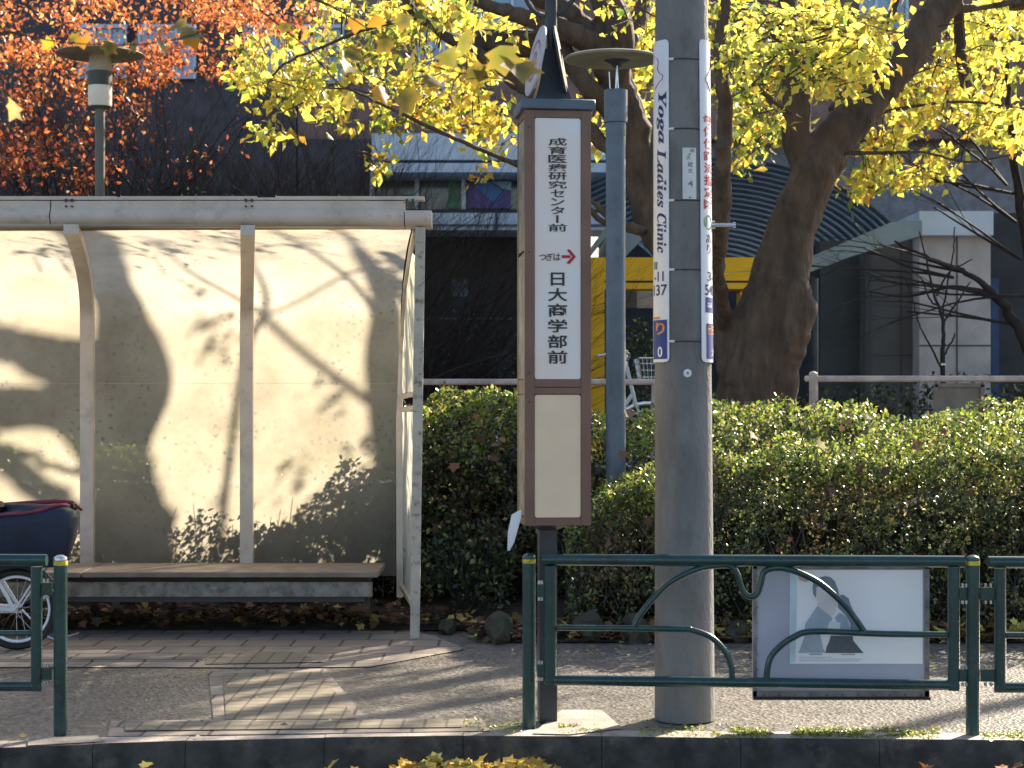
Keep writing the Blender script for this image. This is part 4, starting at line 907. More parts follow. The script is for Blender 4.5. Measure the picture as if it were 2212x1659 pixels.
for pth_ in ([(-60, 1600, .09), (450, 1502, .11), (830, 1440, .12)], [(200, 1606, .09), (600, 1532, .12), (980, 1470, .13), (1150, 1440, .14)], [(560, 1596, .08), (880, 1535, .10), (1160, 1492, .11)],
             [(620, 1436, .05), (800, 1408, .06), (960, 1386, .07)], [(1850, 1596, .09), (2100, 1535, .10), (2300, 1495, .12)], [(300, 1560, .035), (620, 1490, .04), (900, 1452, .045)], [(760, 1500, .03), (980, 1440, .04), (1180, 1405, .05)]):
    q_ = smooth_path(pth_, 5); THIN.tube([from_ground(x, y, 17.2) for x, y, w_ in q_], [w_ for x, y, w_ in q_], 8)  # branches added mostly above the frame to throw shadow bands on the pavement
THIN.build('limbs_and_shadow_limbs', M['bark'], BT); me = b.build('trunk', M['bark'], BT)
md = me.modifiers.new('r', 'REMESH'); md.mode = 'VOXEL'; md.voxel_size = .022; md.use_smooth_shade = True
dg = bpy.context.evaluated_depsgraph_get(); nm = bpy.data.meshes.new_from_object(me.evaluated_get(dg)); me.modifiers.clear()
co = np.empty(len(nm.vertices)*3); nm.vertices.foreach_get('co', co); co = co.reshape(-1, 3)
no = np.empty(len(nm.vertices)*3); nm.vertices.foreach_get('normal', no); no = no.reshape(-1, 3)
dsp = np.array([mnoise.fractal(Vector((p[0]*4, p[1]*4, p[2]*1.1)), 1, 2, 3)*.013+mnoise.noise(Vector((p[0]*14, p[1]*14, p[2]*3)))*.006 for p in co])
nearmask = np.clip((9-co[:, 2])/3, 0, 1)
co += no*(dsp*nearmask)[:, None]; nm.vertices.foreach_set('co', co.reshape(-1)); nm.update(); me.data = nm
if not nm.materials: nm.materials.append(M['bark'])

# foliage: sprays of leaves around surveyed masses, spread in depth through the crown
TPa = np.array([tuple(p) for p in TP])
KEEP = [(450, 700, 34, 26), (470, 745, 22, 16), (430, 625, 26, 16), (340, 525, 40, 18), (480, 520, 40, 22), (620, 1060, 60, 50), (700, 870, 50, 30), (650, 520, 50, 20), (760, 980, 40, 60), (820, 600, 60, 60), (40, 500, 60, 30)]
def blocked(p):
    sx, sy = shadow_panel(p)
    if -120 < sx < 872 and 470 < sy < 1215:
        for cx_, cy, rx, ry in KEEP:
            if ((sx-cx_)/rx)**2+((sy-cy)/ry)**2 < 1: return random.random() > .35
        return random.random() > .015
    return False
masses = [(590,150,75,70,72,1.2),(620,200,80,45,52,1.2),(540,110,40,30,20,1.2),(595,285,40,18,16,1.2),(735,250,40,30,18,1.2),(690,190,60,50,40,1),(760,90,80,80,60,.8),(860,55,80,55,70,.8),(960,40,90,50,70,.8),(940,20,80,30,40,.8),
 (1070,90,80,65,110,1),(980,170,110,55,70,.8),(880,235,80,50,40,.8),(1000,250,100,45,75,.9),(1060,300,40,40,30,1),(850,160,80,60,50,.8),(812,350,12,32,12,1.3),(1042,388,12,8,3,1.3),(1040,345,12,10,3,1.3),
 (1340,50,60,45,55,1),(1395,100,35,45,35,1),(1290,250,22,70,28,1),(1390,190,28,50,25,1),(1285,180,20,40,12,1),(1230,10,50,20,10,1),
 (1590,80,55,90,90,.7),(1600,200,55,60,70,.8),(1635,275,55,45,60,.9),(1610,345,35,22,20,1),(1680,60,60,60,60,.8),(1780,50,85,60,110,1),(1850,120,80,60,120,1),(1790,150,70,50,70,1),(1870,60,60,60,60,1),
 (1690,140,40,60,40,.9),(1700,250,40,30,20,1),(2010,190,70,60,80,1.05),(2080,90,65,55,60,1.05),(2150,35,60,40,40,1),(1955,240,55,50,60,1.1),(1900,320,50,30,36,1.1),(1860,395,38,20,24,1.1),(1900,370,40,22,20,1.1),(1975,385,45,26,26,1.1),
 (2040,345,50,28,26,1.1),(2140,250,55,45,60,1.1),(2190,280,40,50,36,1.1),(2110,180,50,40,26,1.1),(2170,140,45,40,20,1.1),(1840,180,60,35,30,1.1),(1745,310,26,16,8,1.1),(1440,20,60,60,20,1),(2190,60,40,60,30,1),(700,20,60,40,20,1),(1985,45,26,40,12,1),(1560,20,60,30,30,.9),(1920,190,22,30,12,1)]
pts = []; cols = []; sz = []; tw = MB()
for cx_, cy, rx, ry, ns, br in masses:
    for k in range(int(ns*(.45 if cx_ < 1000 else (.40 if cx_ < 1300 else .47)))):
        a = random.uniform(0, 2*math.pi); rr = math.sqrt(random.random()); x = cx_+rx*rr*math.cos(a); y = cy+ry*rr*math.sin(a)
        nr_p = .55 if (1560 < cx_ < 1880 and cy < 200) else .07
        Y = random.uniform(13.2, 15.6) if random.random() < nr_p else random.uniform(17.4, 21.5)
        c0 = P(x, y, Y)
        if blocked(c0): 
            Y = random.uniform(18.4, 21.5); c0 = P(x, y, Y)
            if blocked(c0): continue
        hue = random.random(); warm = (cx_ > 900 and cx_ < 1200) or (cx_ > 1850 and random.random() < .3)
        w = [.50, .30, .16, .06] if warm else ([.75, .12, .16, .05] if br >= 1 else [.38, .18, .32, .22])
        if 1560 < cx_ < 1700: w = [.35, .08, .38, .25]
        m_ = random.randint(6, 12)
        base_dir = Vector((random.gauss(0, 1), random.gauss(0, 1), random.gauss(-.2, .5))).normalized()
        for j in range(m_):
            t = (j/m_-.5)*.34; p = c0+base_dir*t+Vector((random.gauss(0, .045), random.gauss(0, .05), random.gauss(0, .04)))
            if blocked(p): continue
            pts.append(p); sz.append(random.uniform(.085, .16)*(1.0 if Y > 15 else .75)); cols.append(palette(1, YEL, w, .12)[0])
        if random.random() < .8:
            dd = ((TPa-np.array(c0))**2).sum(1); e = Vector(TPa[dd.argmin()]); ln = min(.45, (e-c0).length); e2 = c0+(e-c0).normalized()*ln
            if not blocked(c0.lerp(e2, .5)): tw.tube([c0-base_dir*.15, c0+base_dir*.05, c0.lerp(e2, .5)+Vector((0, 0, .05)), e2], [.002, .003, .005, .008], 4, False)
# crown above the frame (casts the dappled shade on the pavement)
for k in range(90):
    x, z, Y = random.uniform(-2.5, 6.5), random.uniform(5.6, 9.5), random.uniform(13, 21.5); c0 = Vector((x, Y, z))
    if blocked(c0) or (HY-(z-CH)*F/Y) > -20: continue
    for j in range(12):
        p = c0+Vector((random.gauss(0, .22), random.gauss(0, .22), random.gauss(0, .16)))
        if blocked(p) or (HY-(p.z-CH)*F/p.y) > -8: continue
        pts.append(p); sz.append(random.uniform(.08, .13)); cols.append(palette(1, YEL, [.5, .2, .2, .1], .12)[0])
for k in range(130):  # out-of-frame leaf sprays added to shade chosen spots of the pavement
    gx, gy = random.uniform(60, 1200), random.uniform(1400, 1596); c0 = from_ground(gx, gy, random.uniform(14, 19.5))
    if mnoise.noise(Vector((gx*.006+gy*.026, gy*.02, 5))) < -.05 or blocked(c0): continue
    for j in range(9):
        u_ = random.gauss(0, .28); p = c0+Vector((u_*.5+random.gauss(0, .06), u_*.8, random.gauss(0, .07)))
        if blocked(p) or (HY-(p.z-CH)*F/p.y) > -8: continue
        pts.append(p); sz.append(random.uniform(.09, .14)); cols.append(palette(1, YEL, [.5, .2, .2, .1], .12)[0])
# leaf clumps added so their shadows mottle the shelter glass
for cx_, cy, rx, ry in KEEP[:-2]:
    for k in range(9):
        Y = random.uniform(15.6, 16.6); c0 = from_shadow(cx_+random.gauss(0, rx*.5), cy+random.gauss(0, ry*.5), Y)
        for j in range(2): pts.append(c0+Vector((random.gauss(0, .05), random.gauss(0, .05), random.gauss(0, .04)))); sz.append(.08); cols.append(palette(1, YEL, [.4, .2, .2, .2], .12)[0])
leaves('crown', np.array([tuple(p) for p in pts]), np.array(sz), np.array(cols), M['leaf'], BT, 'oval', .35)
tw.build('twigs', M['bark'], BT)

# generic branching shrub or tree
def branching(b, p, d, ln, r, depth, spread, up, nseg=4, kids=(2, 3), out=None):
    pts = [p.copy()]; rad = [r]
    for i in range(nseg):
        d = (d+Vector((random.gauss(0, .10), random.gauss(0, .10), random.gauss(0, .06)+up))).normalized(); p = p+d*ln/nseg; pts.append(p.copy()); rad.append(r*(1-.45*(i+1)/nseg))
    b.tube(pts, rad, 5 if r > .012 else 3, False)
    if out is not None: out.append((p.copy(), depth))
    if depth > 0:
        for k in range(random.randint(*kids)):
            q = pts[random.randint(max(1, nseg//2), nseg)]
            dd = (d+Vector((random.gauss(0, spread), random.gauss(0, spread), random.gauss(0, spread*.5)))).normalized()
            branching(b, q.copy(), dd, ln*random.uniform(.6, .85), rad[-1]*random.uniform(.6, .85), depth-1, spread, up, nseg, kids, out)
shr = [(255, 20.5, 6.0), (380, 20, 6.2), (500, 21, 6.2), (620, 20, 6.0), (740, 20.5, 6.0), (850, 20, 5.2), (960, 21.5, 4.1), (1040, 22, 3.3)]
desc = ['leftmost of the tall bare shrubs above the shelter roof', 'tall bare dark shrub right of the street lamp', 'tall bare dark shrub above the left shelter roof joint', 'tall bare shrub just left of the hanging yellow spray', 'tall bare shrub under the yellow foliage above the roof', 'bare many stemmed shrub above the right end of the shelter roof', 'bare fan shaped shrub in front of the blue cladding', 'low bare shrub in front of the coloured glass']
for i, (px, Y, h) in enumerate(shr):
    g_ = P(px, 870, Y); g_.z = 0
    T = thing('bare_shrub', desc[i], 'shrub', g_, 'bare shrubs behind the bus shelter'); b = MB()
    for k in range(17 if i < 6 else 11):
        an = random.uniform(-.6, .6)
        branching(b, g_+Vector((random.uniform(-.3, .3), random.uniform(-.3, .3), 0)), Vector((an, random.uniform(-.2, .2), 1)).normalized(), h*.33, .042, 4, .36, .02, 5, (3, 4))
    b.build('stems', M['twig'], T)
# orange tree
OT = thing('maple_tree', 'orange red autumn tree filling the upper left corner behind the lamp', 'tree', (P(60, 0, 21.5).x, 21.5, 0)); b = MB(); tips = []
for px0, lean in ((60, -.05), (-150, .1), (300, .12), (180, .0)):
    g_ = P(px0, 870, 21.5); g_.z = 0; branching(b, g_, Vector((lean, 0, 1)).normalized(), 2.6, .085, 5, .33, .02, 5, (3, 3), tips)
b.build('trunk', M['twig'], OT)
pts = []; cols = []; 
def om(cx_, cy, rx, ry, ns, w):
    for k in range(ns):
        a = random.uniform(0, 2*math.pi); rr = math.sqrt(random.random()); x = cx_+rx*rr*math.cos(a); y = cy+ry*rr*math.sin(a); Y = random.uniform(18.6, 23); c0 = P(x, y, Y)
        if mnoise.noise(Vector((x*.016, y*.022, 3))) < -.01+.14*(y/400): continue
        for j in range(14): pts.append(c0+Vector((random.gauss(0, .10), random.gauss(0, .1), random.gauss(0, .07)))); cols.append(palette(1, ORA, w, .2)[0])
om(80, 60, 190, 110, 190, [.6, .25, .2, .05]); om(70, 180, 150, 90, 190, [.6, .3, .15, .05]); om(60, 290, 150, 80, 140, [.3, .5, .05, .25]); om(90, 370, 190, 60, 80, [.15, .5, .05, .4])
om(330, 60, 160, 90, 150, [.6, .3, .1, .05]); om(520, 50, 130, 60, 100, [.6, .2, .1, .1]); om(600, 20, 110, 40, 50, [.5, .2, .2, .1]); om(420, 150, 150, 40, 70, [.4, .4, .1, .15]); om(250, 150, 120, 70, 90, [.5, .4, .1, .1]); om(190, 380, 70, 40, 20, [.2, .4, .1, .3]); om(250, 230, 60, 60, 20, [.3, .4, .1, .3])
for p, d_ in tips:
    if p.z > 4 and random.random() < .35:
        for j in range(5): pts.append(p+Vector((random.gauss(0, .1), random.gauss(0, .1), random.gauss(0, .08)))); cols.append(palette(1, ORA, [.5, .3, .2, .1], .2)[0])
leaves('crown', np.array([tuple(p) for p in pts]), rng.uniform(.05, .09, len(pts)), np.array(cols), M['leaf'], OT, 'small', .2)

# right hand bare trees and sapling
g_ = P(2290, 870, 19); g_.z = 0
T = thing('bare_tree', 'dark leafless tree leaning in at the right edge behind the handrail', 'tree', g_); b = MB()
limb(b, [(2290, 1140, 19, 60), (2260, 840, 19, 44), (2205, 720, 19, 28), (2150, 640, 19, 18), (2090, 590, 19, 11), (2010, 560, 19, 10), (1930, 520, 19, 4)]); limb(b, [(2260, 840, 19, 36), (2225, 600, 19, 24), (2200, 420, 19, 18), (2180, 250, 19, 12), (2170, 100, 19, 8)])
limb(b, [(2290, 1140, 19, 60), (2330, 700, 19, 44), (2280, 400, 19, 30), (2230, 200, 19, 16)]); limb(b, [(2150, 640, 19, 18), (2060, 620, 19, 9), (1960, 640, 19, 6), (1880, 630, 19, 3)])
for x, y, dx, dz in ((2180, 700, -1, .2), (2150, 640, -1, .35), (2205, 560, -.9, .5), (2195, 480, -.8, .6), (2175, 400, -.7, .8), (2160, 300, -.5, .8), (2090, 590, -1, .3), (2215, 640, -1, -.0), (2200, 420, -.9, .2), (2240, 560, -.2, 1), (2060, 600, -1, .2)):
    for k in range(2): branching(b, P(x, y, 19), Vector((dx, random.gauss(0, .2), dz)).normalized(), 1.1, .018, 3, .35, .0, 4, (2, 3))
b.build('trunk', M['twig'], T)
g_ = P(2036, 870, 18); g_.z = 0
T = thing('sapling', 'small bare sapling with a white tag in front of the light concrete wall', 'tree', g_); b = MB()
limb(b, [(2036, 1186, 18, 14), (2036, 800, 18, 11), (2038, 740, 18, 9), (2036, 690, 18, 8), (2020, 640, 18, 6), (2000, 560, 18, 4), (1985, 500, 18, 3)], 8, .004)
for q in ([(2036, 800), (2005, 740), (1985, 700), (1970, 640), (1955, 600)], [(2038, 770), (2055, 740), (2062, 720)], [(2036, 700), (2070, 650), (2095, 610)], [(2036, 690), (2045, 620), (2060, 540), (2062, 490)], [(2030, 660), (2010, 650), (1990, 600)], [(2022, 640), (2050, 590), (2100, 560)]):
    limb(b, [(x, y, 18, 5-.9*i) for i, (x, y) in enumerate(q)], 6, .004)
b.build('stem', M['twig'], T); b = MB(); p = P(2038, 787, 17.95); b.box(p, (.05, .01, .02)); b.build('tag', M['white'], T)
# evergreen bushes in shade
def bush(name, label, px, Y, rx, ry, h, n, cols_w, cat='bush', group=None, size=.07):
    g_ = P(px, 870, Y); g_.z = 0; T = thing(name, label, cat, g_, group); b = MB()
    for k in range(5): branching(b, g_.copy(), Vector((random.uniform(-.5, .5), random.uniform(-.3, .3), 1)).normalized(), h*.5, .02, 2, .4, 0)
    b.build('stems', M['twig'], T)
    u = rng.normal(size=(n, 3)); u /= np.linalg.norm(u, axis=1)[:, None]; u *= (rng.random((n, 1))**.35)
    p = np.array([g_.x, g_.y, h*.5])+u*np.array([rx, ry, h*.5]); p += np.array([[mnoise.noise(Vector((q[0]*2.5, q[1]*2.5, q[2]*2.5)))*.14]*3 for q in p])
    leaves('foliage', p, rng.uniform(size*.7, size*1.2, n), palette(n, HED, cols_w), M['hleaf'], T, 'small', .1)
bush('evergreen_bush', 'dark green bush in shade above the middle of the shelter roof', 430, 18.6, 1.0, .6, 3.75, 3500, [.5, .3, .02, .4, .0])
bush('evergreen_bush', 'dark rounded bush under the yellow gateway beam', 1395, 19.6, .42, .5, 2.5, 2200, [.4, .1, .02, .5, .0])
bush('evergreen_bush', 'low dark bush between the shelter and the sign in front of the dark wall', 990, 22, 1.3, .6, 2.6, 2200, [.3, .1, .06, .5, .0])
bush('evergreen_bush', 'long low dark bush at the foot of the concrete wing', 2000, 20.5, 2.2, .5, 1.78, 6000, [.4, .1, .02, .5, .0])
bush('evergreen_bush', 'dark bush at the right edge below the bare tree', 2230, 17.6, .6, .5, 1.72, 3000, [.4, .1, .02, .5, .0])

# ---------------------------------------------------------------- hedges
def hedge(name, label, x0, x1, y0, y1, top, n, w, size=.034, glen=.0, orange=.01):
    """top(x) = crown height; leaves fill a bumpy shell round a dark twig core"""
    H = thing(name, label, 'hedge', ((x0+x1)/2, (y0+y1)/2, 0), 'clipped hedges along the pavement')
    nx, nz = max(8, int((x1-x0)/.12)), 10; b = MB(); vs = []; prof = []
    for k in range(nz+1):
        t = k/nz; prof.append(t)
    ring = 14
    for i in range(nx+1):
        x = x0+(x1-x0)*i/nx; tp = top(x)-.36
        for k in range(ring):
            a = math.pi*k/(ring-1); yy = (y0+y1)/2-(y1-y0)/2*.40*math.copysign(abs(math.cos(a))**.5, math.cos(a)); zz = .10+(tp-.10)*abs(math.sin(a))**.45
            bp = 1+.10*mnoise.noise(Vector((x*2.3, yy*2.3, zz*2.3))); vs.append((x, (y0+y1)/2+(yy-(y0+y1)/2)*bp, zz*bp))
    b.add(vs, [(i*ring+k, i*ring+k+1, (i+1)*ring+k+1, (i+1)*ring+k) for i in range(nx) for k in range(ring-1)]+[tuple(range(ring)), tuple(nx*ring+k for k in range(ring))], True)
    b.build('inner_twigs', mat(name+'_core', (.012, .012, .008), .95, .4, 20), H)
    # twigs on the face
    b = MB()
    for k in range(int((x1-x0)*130)):
        x = random.uniform(x0, x1); z = random.uniform(.1, top(x)*.8); y = y0+random.uniform(.0, .14); d = Vector((random.gauss(0, .35), random.gauss(-.15, .2), 1)).normalized(); l_ = random.uniform(.12, .4)
        b.tube([(x, y, z), Vector((x, y, z))+d*l_*.5+Vector((random.gauss(0, .02), 0, 0)), Vector((x, y, z))+d*l_], [.004, .003, .002], 3, False)
    b.build('twigs', M['palebark'], H)
    # candidates
    N = int(n*1.9); x = rng.uniform(x0, x1, N); face = rng.random(N) < .62
    tp = np.array([top(q) for q in x]); dep = rng.exponential(.10, N)-.03
    y = np.where(face, y0+dep, rng.uniform(y0, y1, N)); z = np.where(face, tp*rng.uniform(.04, 1.0, N)**.85, tp-dep*.9)
    rr = .16; cz = tp-rr; over = (z > cz) & (y < y0+rr)
    ang = np.arctan2(np.maximum(z-cz, 0), np.maximum(y0+rr-y, 1e-3))
    y = np.where(over & face, y0+rr-(rr-dep)*np.cos(ang), y); z = np.where(over & face, cz+(rr-dep)*np.sin(ang), z)
    nz_ = np.array([mnoise.noise(Vector((a*3.1, b_*3.1, c*3.1))) for a, b_, c in zip(x, y, z)]); n2 = np.array([mnoise.noise(Vector((a*9, b_*9, c*9+7))) for a, b_, c in zip(x, y, z)])
    low_f = 1; n0_ = np.array([mnoise.noise(Vector((a*1.3, b_, c*1.6+3))) for a, b_, c in zip(x, y, z)]); off = n0_*.20+nz_*.19+n2*.09
    y = np.where(face, y-off, y); z = np.where(face, z, z+off*.7)
    low = np.clip((z+.25)/.6, .45, 1)
    keep = (rng.random(N) < low*(.60+n2*2.0+nz_*.6)); x, y, z, face, n2 = x[keep][:n], y[keep][:n], z[keep][:n], face[keep][:n], n2[keep][:n]
    # lower leaves keep their palette; top leaves coloured yellower and brighter as if sunlit
    m_ = len(x); c = palette(m_, HED, w, .25); new = rng.random(m_) < np.clip((z/np.array([top(q) for q in x])-.72)*2.2, 0, .7); c[new] = palette(int(new.sum()), [(.30, .36, .05), (.20, .28, .05), (.42, .40, .10)], [.4, .4, .2])
    pn = np.array([mnoise.noise(Vector((a*2.2, 4, c_*2.6))) for a, c_ in zip(x, z)]); d_ = (rng.random(m_) < np.clip((pn-.12)*2.2, 0, .55)) & (z < .95); c[d_] = palette(int(d_.sum()), [(.22, .15, .07), (.14, .09, .05), (.30, .26, .09)], [.4, .3, .3])
    o_ = rng.random(m_) < orange; c[o_] = palette(int(o_.sum()), DRY, [.5, .3, .1, .2])
    nr_ = np.where(face[:, None], np.array([0, -.8, .55]), np.array([0, -.25, 1.]))
    s_ = rng.uniform(size*.6, size*1.25, m_)
    leaves('foliage', np.stack([x, y, z], 1), s_, c, M['hleaf'], H, 'small', -.25, nr_)
    return H
def tops(tbl, Y):
    xs = [P(a, 0, Y).x for a, _ in tbl]; zs_ = [P(0, b_, Y).z for _, b_ in tbl]
    return lambda x: float(np.interp(x, xs, zs_))+.09*mnoise.noise(Vector((x*1.9, 0, Y)))+.05*mnoise.noise(Vector((x*5, 0, Y)))
hedge('hedge', 'tall dark hedge between the bus shelter and the bus stop sign', P(872, 0, 12.5).x, P(1262, 0, 12.5).x, 12.6, 13.8, tops([(860, 925), (960, 895), (1100, 890), (1300, 900)], 12.9), 17000, [.38, .30, .14, .25, .08], .043, orange=.10)
hedge('hedge', 'tall hedge behind the lamp post and utility pole with sunlit top', P(1264, 0, 12.7).x, P(2420, 0, 12.7).x, 12.55, 13.8, tops([(1262, 905), (1420, 910), (1560, 898), (1700, 882), (1850, 885), (1930, 915), (1990, 945), (2060, 920), (2200, 895), (2420, 880)], 12.8), 30000, [.30, .34, .22, .16, .12], .040, orange=.03)
hedge('hedge', 'bushy front hedge of small bright green leaves right of the bus stop sign', P(1225, 0, 11.5).x, P(2420, 0, 11.5).x, 11.35, 12.25, tops([(1225, 1140), (1290, 1075), (1420, 1040), (1500, 1015), (1600, 990), (1750, 985), (1900, 1000), (2050, 985), (2212, 965), (2420, 965)], 11.5), 40000, [.36, .34, .16, .14, .06], .034, orange=.025)
hedge('hedge', 'low hedge hidden behind the frosted shelter panels', -5.2, P(868, 0, 12.5).x, 12.62, 13.6, lambda x: 1.10+.05*mnoise.noise(Vector((x*2.5, 1, 0)))+.03*mnoise.noise(Vector((x*9, 5, 0))), 20000, [.38, .30, .14, .2, .06], .045)
bush('shrub', 'small dark shrub at the foot of the hedge left of the rocks', 1010, 12.0, .35, .3, .75, 900, [.4, .2, .05, .4, .02], 'shrub', None, .05)
# big dry leaves caught in the hedges
pts = []; 
for px, py, Y in [(1040, 940, 12.5), (1035, 985, 12.2), (1078, 960, 12.2), (985, 1000, 12.2), (1400, 1015, 11.3), (1770, 980, 12.5), (1780, 1000, 12.5), (1910, 960, 12.5), (2180, 950, 12.5), (2010, 1115, 11.3), (2080, 1200, 11.3), (940, 1150, 12.2), (1660, 1010, 11.3), (950, 1200, 12.2), (960, 1190, 12.2), (1030, 895, 12.2), (1850, 1060, 11.25), (1930, 1120, 11.25)]:
    pts.append(P(px, py, Y-.05))
for k in range(60):
    px = random.uniform(915, 2250); pts.append(P(px, random.uniform(880, 1180), 12.5 if px < 1260 else 11.25)+Vector((random.gauss(0, .03), random.uniform(0, .1), 0)))
o = leaves('caught_leaves', np.array([tuple(p) for p in pts]), rng.uniform(.035, .085, len(pts)), palette(len(pts), DRY, [.5, .4, .1, .1]), M['litter'], None, 'lobed', .2, np.array([[0, -1, .3]]*len(pts))); kind(o, 'stuff')

# ---------------------------------------------------------------- rocks
def rock(label, px, pb, w, h, seed):
    g_ = G(px, pb); bm = bmesh.new(); bmesh.ops.create_icosphere(bm, subdivisions=4, radius=1)
    w *= .8; h *= .85; sx = w*g_.y/F/2; sz_ = h*g_.y/F*.62
    pl_n = [Vector((random.gauss(0, 1), random.gauss(0, 1), random.gauss(0, .8))).normalized() for _ in range(16)]
    for v in bm.verts:
        for q_ in pl_n:
            e_ = v.co.dot(q_)-.74
            if e_ > 0: v.co -= q_*e_
        d = 1+.12*mnoise.noise(v.co*1.3+Vector((seed, 0, 0)))+.06*mnoise.noise(v.co*5+Vector((0, seed, 0))); v.co = Vector((v.co.x*sx*d, v.co.y*.22*d, v.co.z*sz_*d))
    me = bpy.data.meshes.new('rock'); bm.to_mesh(me); bm.free(); me.polygons.foreach_set('use_smooth', [False]*len(me.polygons)); me.materials.append(M['rock'])
    o = bpy.data.objects.new('rock', me); COL.objects.link(o); o.location = (g_.x, g_.y+.2, sz_*.62); tag(o, label, 'rock', 'rocks edging the planting bed')
rock('mossy boulder left of the bus stop pole', 1075, 1392, 86, 86, 1); rock('brown boulder under the guardrail right of the bus stop pole', 1275, 1390, 100, 80, 2)
rock('brown boulder half hidden by the utility pole', 1378, 1392, 84, 76, 3); rock('low boulder behind the utility pole at its right edge', 1600, 1390, 90, 50, 4)
rock('flat brown stone by the shelter end post', 965, 1372, 60, 30, 5)

# ---------------------------------------------------------------- litter, moss
def scatter(name, n, fn, size, cols, w, shape='lobed', flat=.75, lift=.02):
    p = np.array([fn() for _ in range(n)]); p[:, 2] += rng.random(n)*lift
    return kind(leaves(name, p, rng.uniform(size*.6, size*1.2, n), palette(n, cols, w), M['litter'], None, shape, 0, None, flat), 'stuff')
def bed():
    x = random.uniform(-5, .0) if random.random() < .5 else random.uniform(0, 4.2); y = (11.5+abs(random.gauss(0, .45))) if x < -.25 else (10.98+abs(random.gauss(0, .3))); return (x, y, .05 if y > 11.1 else .01)
scatter('leaf_litter', 2800, bed, .06, DRY, [.4, .3, .25, .12], lift=.05)
scatter('bed_leaves', 420, lambda: (random.uniform(.9, 4.2), random.uniform(10.95, 11.25), .02), .07, [(.50, .42, .08), (.35, .30, .06)], [.6, .4], lift=.08)
def strewn():
    p = G(random.uniform(-50, 2250), random.uniform(1390, 1600)); return (p.x, p.y, .006)
scatter('strewn_leaves', 46, strewn, .04, [(.6, .5, .3), (.5, .4, .1), (.3, .2, .1)], [.4, .4, .2], 'oval', .85, .004)
def strewn2():
    p = G(random.uniform(1100, 2250), random.uniform(1388, 1420)); return (p.x, p.y, .006)
scatter('strewn_leaves', 90, strewn2, .05, [(.6, .5, .3), (.5, .4, .1), (.3, .2, .1)], [.3, .4, .3], 'oval', .8, .01)
def gutter():
    px = random.uniform(820, 1228); e = min(1, (px-812)/60, (1230-px)/60); Y = 7.66+random.uniform(-.14, .04); return ((px-CX)*Y/F, Y, -.15+random.random()*.085*max(.25, e)*(1-abs(Y-7.63)*2))
scatter('gutter_leaves', 520, gutter, .055, [(.72, .55, .12), (.62, .42, .08), (.48, .30, .08)], [.5, .3, .2], 'lobed', .1, .0)
for xr, cc in (((1980, 2000), (.55, .2, .05)), ((2150, 2190), (.6, .26, .06)), ((300, 360), (.5, .38, .1)), ((700, 790), (.5, .38, .1))):
    scatter('kerb_leaves', 5, lambda: ((random.uniform(*xr)-CX)*7.62/F, 7.62, -.10), .06, [cc], [1], 'lobed', .1, .015)
def moss(px0, px1, py0, py1, n):
    def f():
        x = random.uniform(px0, px1); p = G(x, random.gauss((py0+py1)/2, (py1-py0)/3.2)); return (p.x, p.y, .0)
    p = np.array([f() for _ in range(n*2)]); k = np.array([mnoise.noise(Vector((q[0]*7, q[1]*9, 0))) > -.12 for q in p]); p = p[k]
    p[:, 2] += .003; return kind(leaves('moss', p, rng.uniform(.008, .018, len(p)), palette(len(p), [(.30, .36, .06), (.38, .40, .10), (.14, .15, .05)], [.5, .3, .2]), M['hleaf'], None, 'small', -.2, None, .6), 'stuff')
moss(1540, 2030, 1574, 1592, 2600); moss(1205, 1300, 1568, 1580, 500); moss(1000, 1130, 1556, 1584, 250); moss(2120, 2260, 1584, 1596, 400); moss(1380, 1560, 1568, 1590, 250)

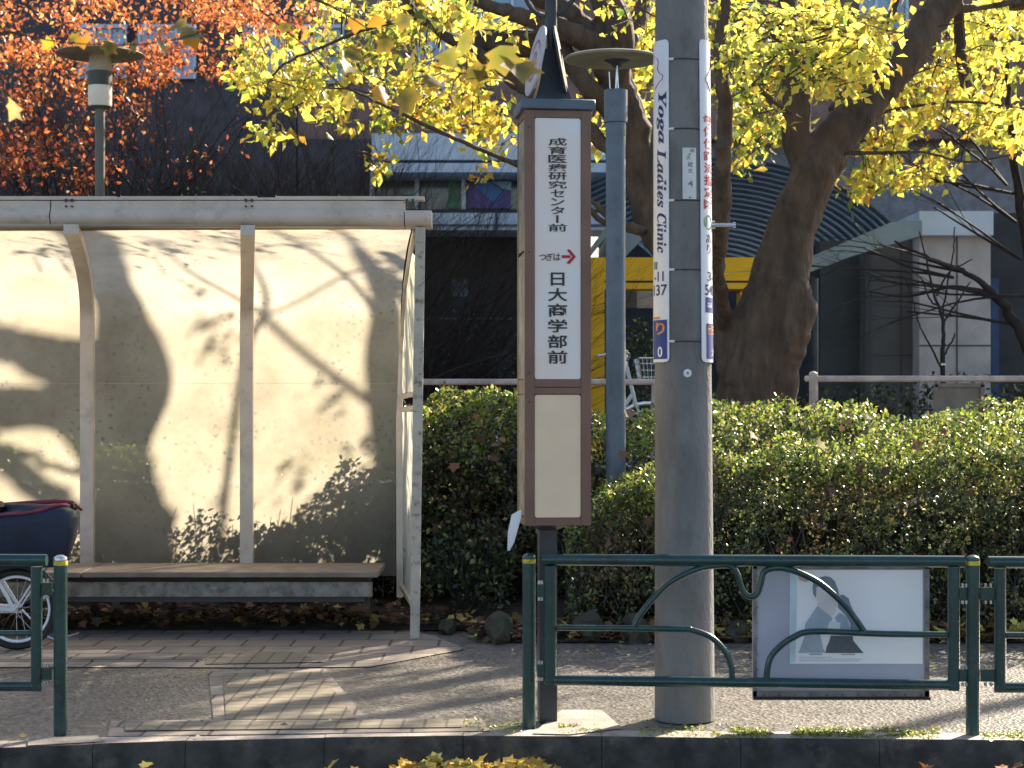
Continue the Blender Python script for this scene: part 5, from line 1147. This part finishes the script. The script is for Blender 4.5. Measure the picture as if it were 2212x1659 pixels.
# ---------------------------------------------------------------- near street tree whose branch hangs into view
NT = thing('plane_tree', 'near plane tree branch with large drooping green and orange leaves above the bus stop sign', 'tree', (-4.6, 5.6, -.15)); b = MB()
b.tube([(-4.6, 5.6, -.15), (-4.55, 5.6, 1.6), (-4.4, 5.6, 3.4), (-4.1, 5.6, 5.2)], [.17, .14, .12, .08], 12)
pth = [(-4.45, 5.6, 3.0), (-3.2, 5.7, 3.5), (-1.9, 5.8, 3.2)]+[tuple(P(x, y, 5.8)) for x, y in ((520, -60), (660, -10), (737, 25), (820, 80), (880, 122), (960, 150), (1060, 168), (1120, 172))]
b.tube([Vector(q) for q in smooth_path(pth, 3)], [max(.0022, .035*(1-i/22)**2) for i in range(31)], 6)
pth2 = [(-4.45, 5.6, 2.7), (-3.2, 5.8, 3.0)]+[tuple(P(x, y, 5.8)) for x, y in ((-120, 60), (20, 70), (140, 92), (300, 96), (420, 75), (470, 40))]
b.tube([Vector(q) for q in smooth_path(pth2, 3)], [max(.002, .03*(1-i/15)**2) for i in range(22)], 6)
b.tube([P(480, -20, 5.8), P(476, 10, 5.8)], .002, 5); b.tube([P(-40, 150, 5.8), P(0, 190, 5.8), P(20, 235, 5.8)], .0022, 5); b.tube([P(-120, 60, 5.8), P(-40, 150, 5.8)], .003, 5)
for a_, c_ in (((737, 187), (817, 205)), ((660, 100), (737, 187)), ((560, 20), (660, 100)), ((817, 205), (860, 220))): b.tube([P(*a_, 5.9), P(*c_, 5.9)], .003, 5)
b.build('trunk', M['bark'], NT)
big = [(993,88,56,2),(1080,108,70,2),(1113,140,84,3),(893,118,56,2),(817,195,46,1),(867,205,62,3),(1067,168,66,3),(920,170,50,3),(1010,160,56,3),(823,45,40,1),(770,50,36,1),(745,120,46,3),(755,150,40,2),(28,228,52,0),(180,88,38,1),(115,98,34,0),(293,93,40,3),(340,98,34,3),(375,66,44,3),(427,82,56,3),(408,88,40,1),(477,-8,52,0),(150,92,30,0),(240,100,34,3),(960,120,50,2),(840,90,44,3),(700,30,40,3),(880,40,44,3),(760,215,34,3),(990,230,40,3),(660,70,34,1),(620,60,30,3)]
pp = np.array([tuple(P(x, y-10, 5.8+random.uniform(-.12, .12))) for x, y, s, c in big]); ss = np.array([s*5.8/F for x, y, s, c in big])
cc = np.array([[(.80, .58, .05), (.78, .36, .04), (.20, .23, .04), (.10, .11, .03)][c] for x, y, s, c in big])
leaves('foliage', pp, ss, cc, M['nleaf'], NT, 'lobed', 1.0, np.array([[.1, -.35, .2]]*len(pp)), 0, (.62, .38, .05))
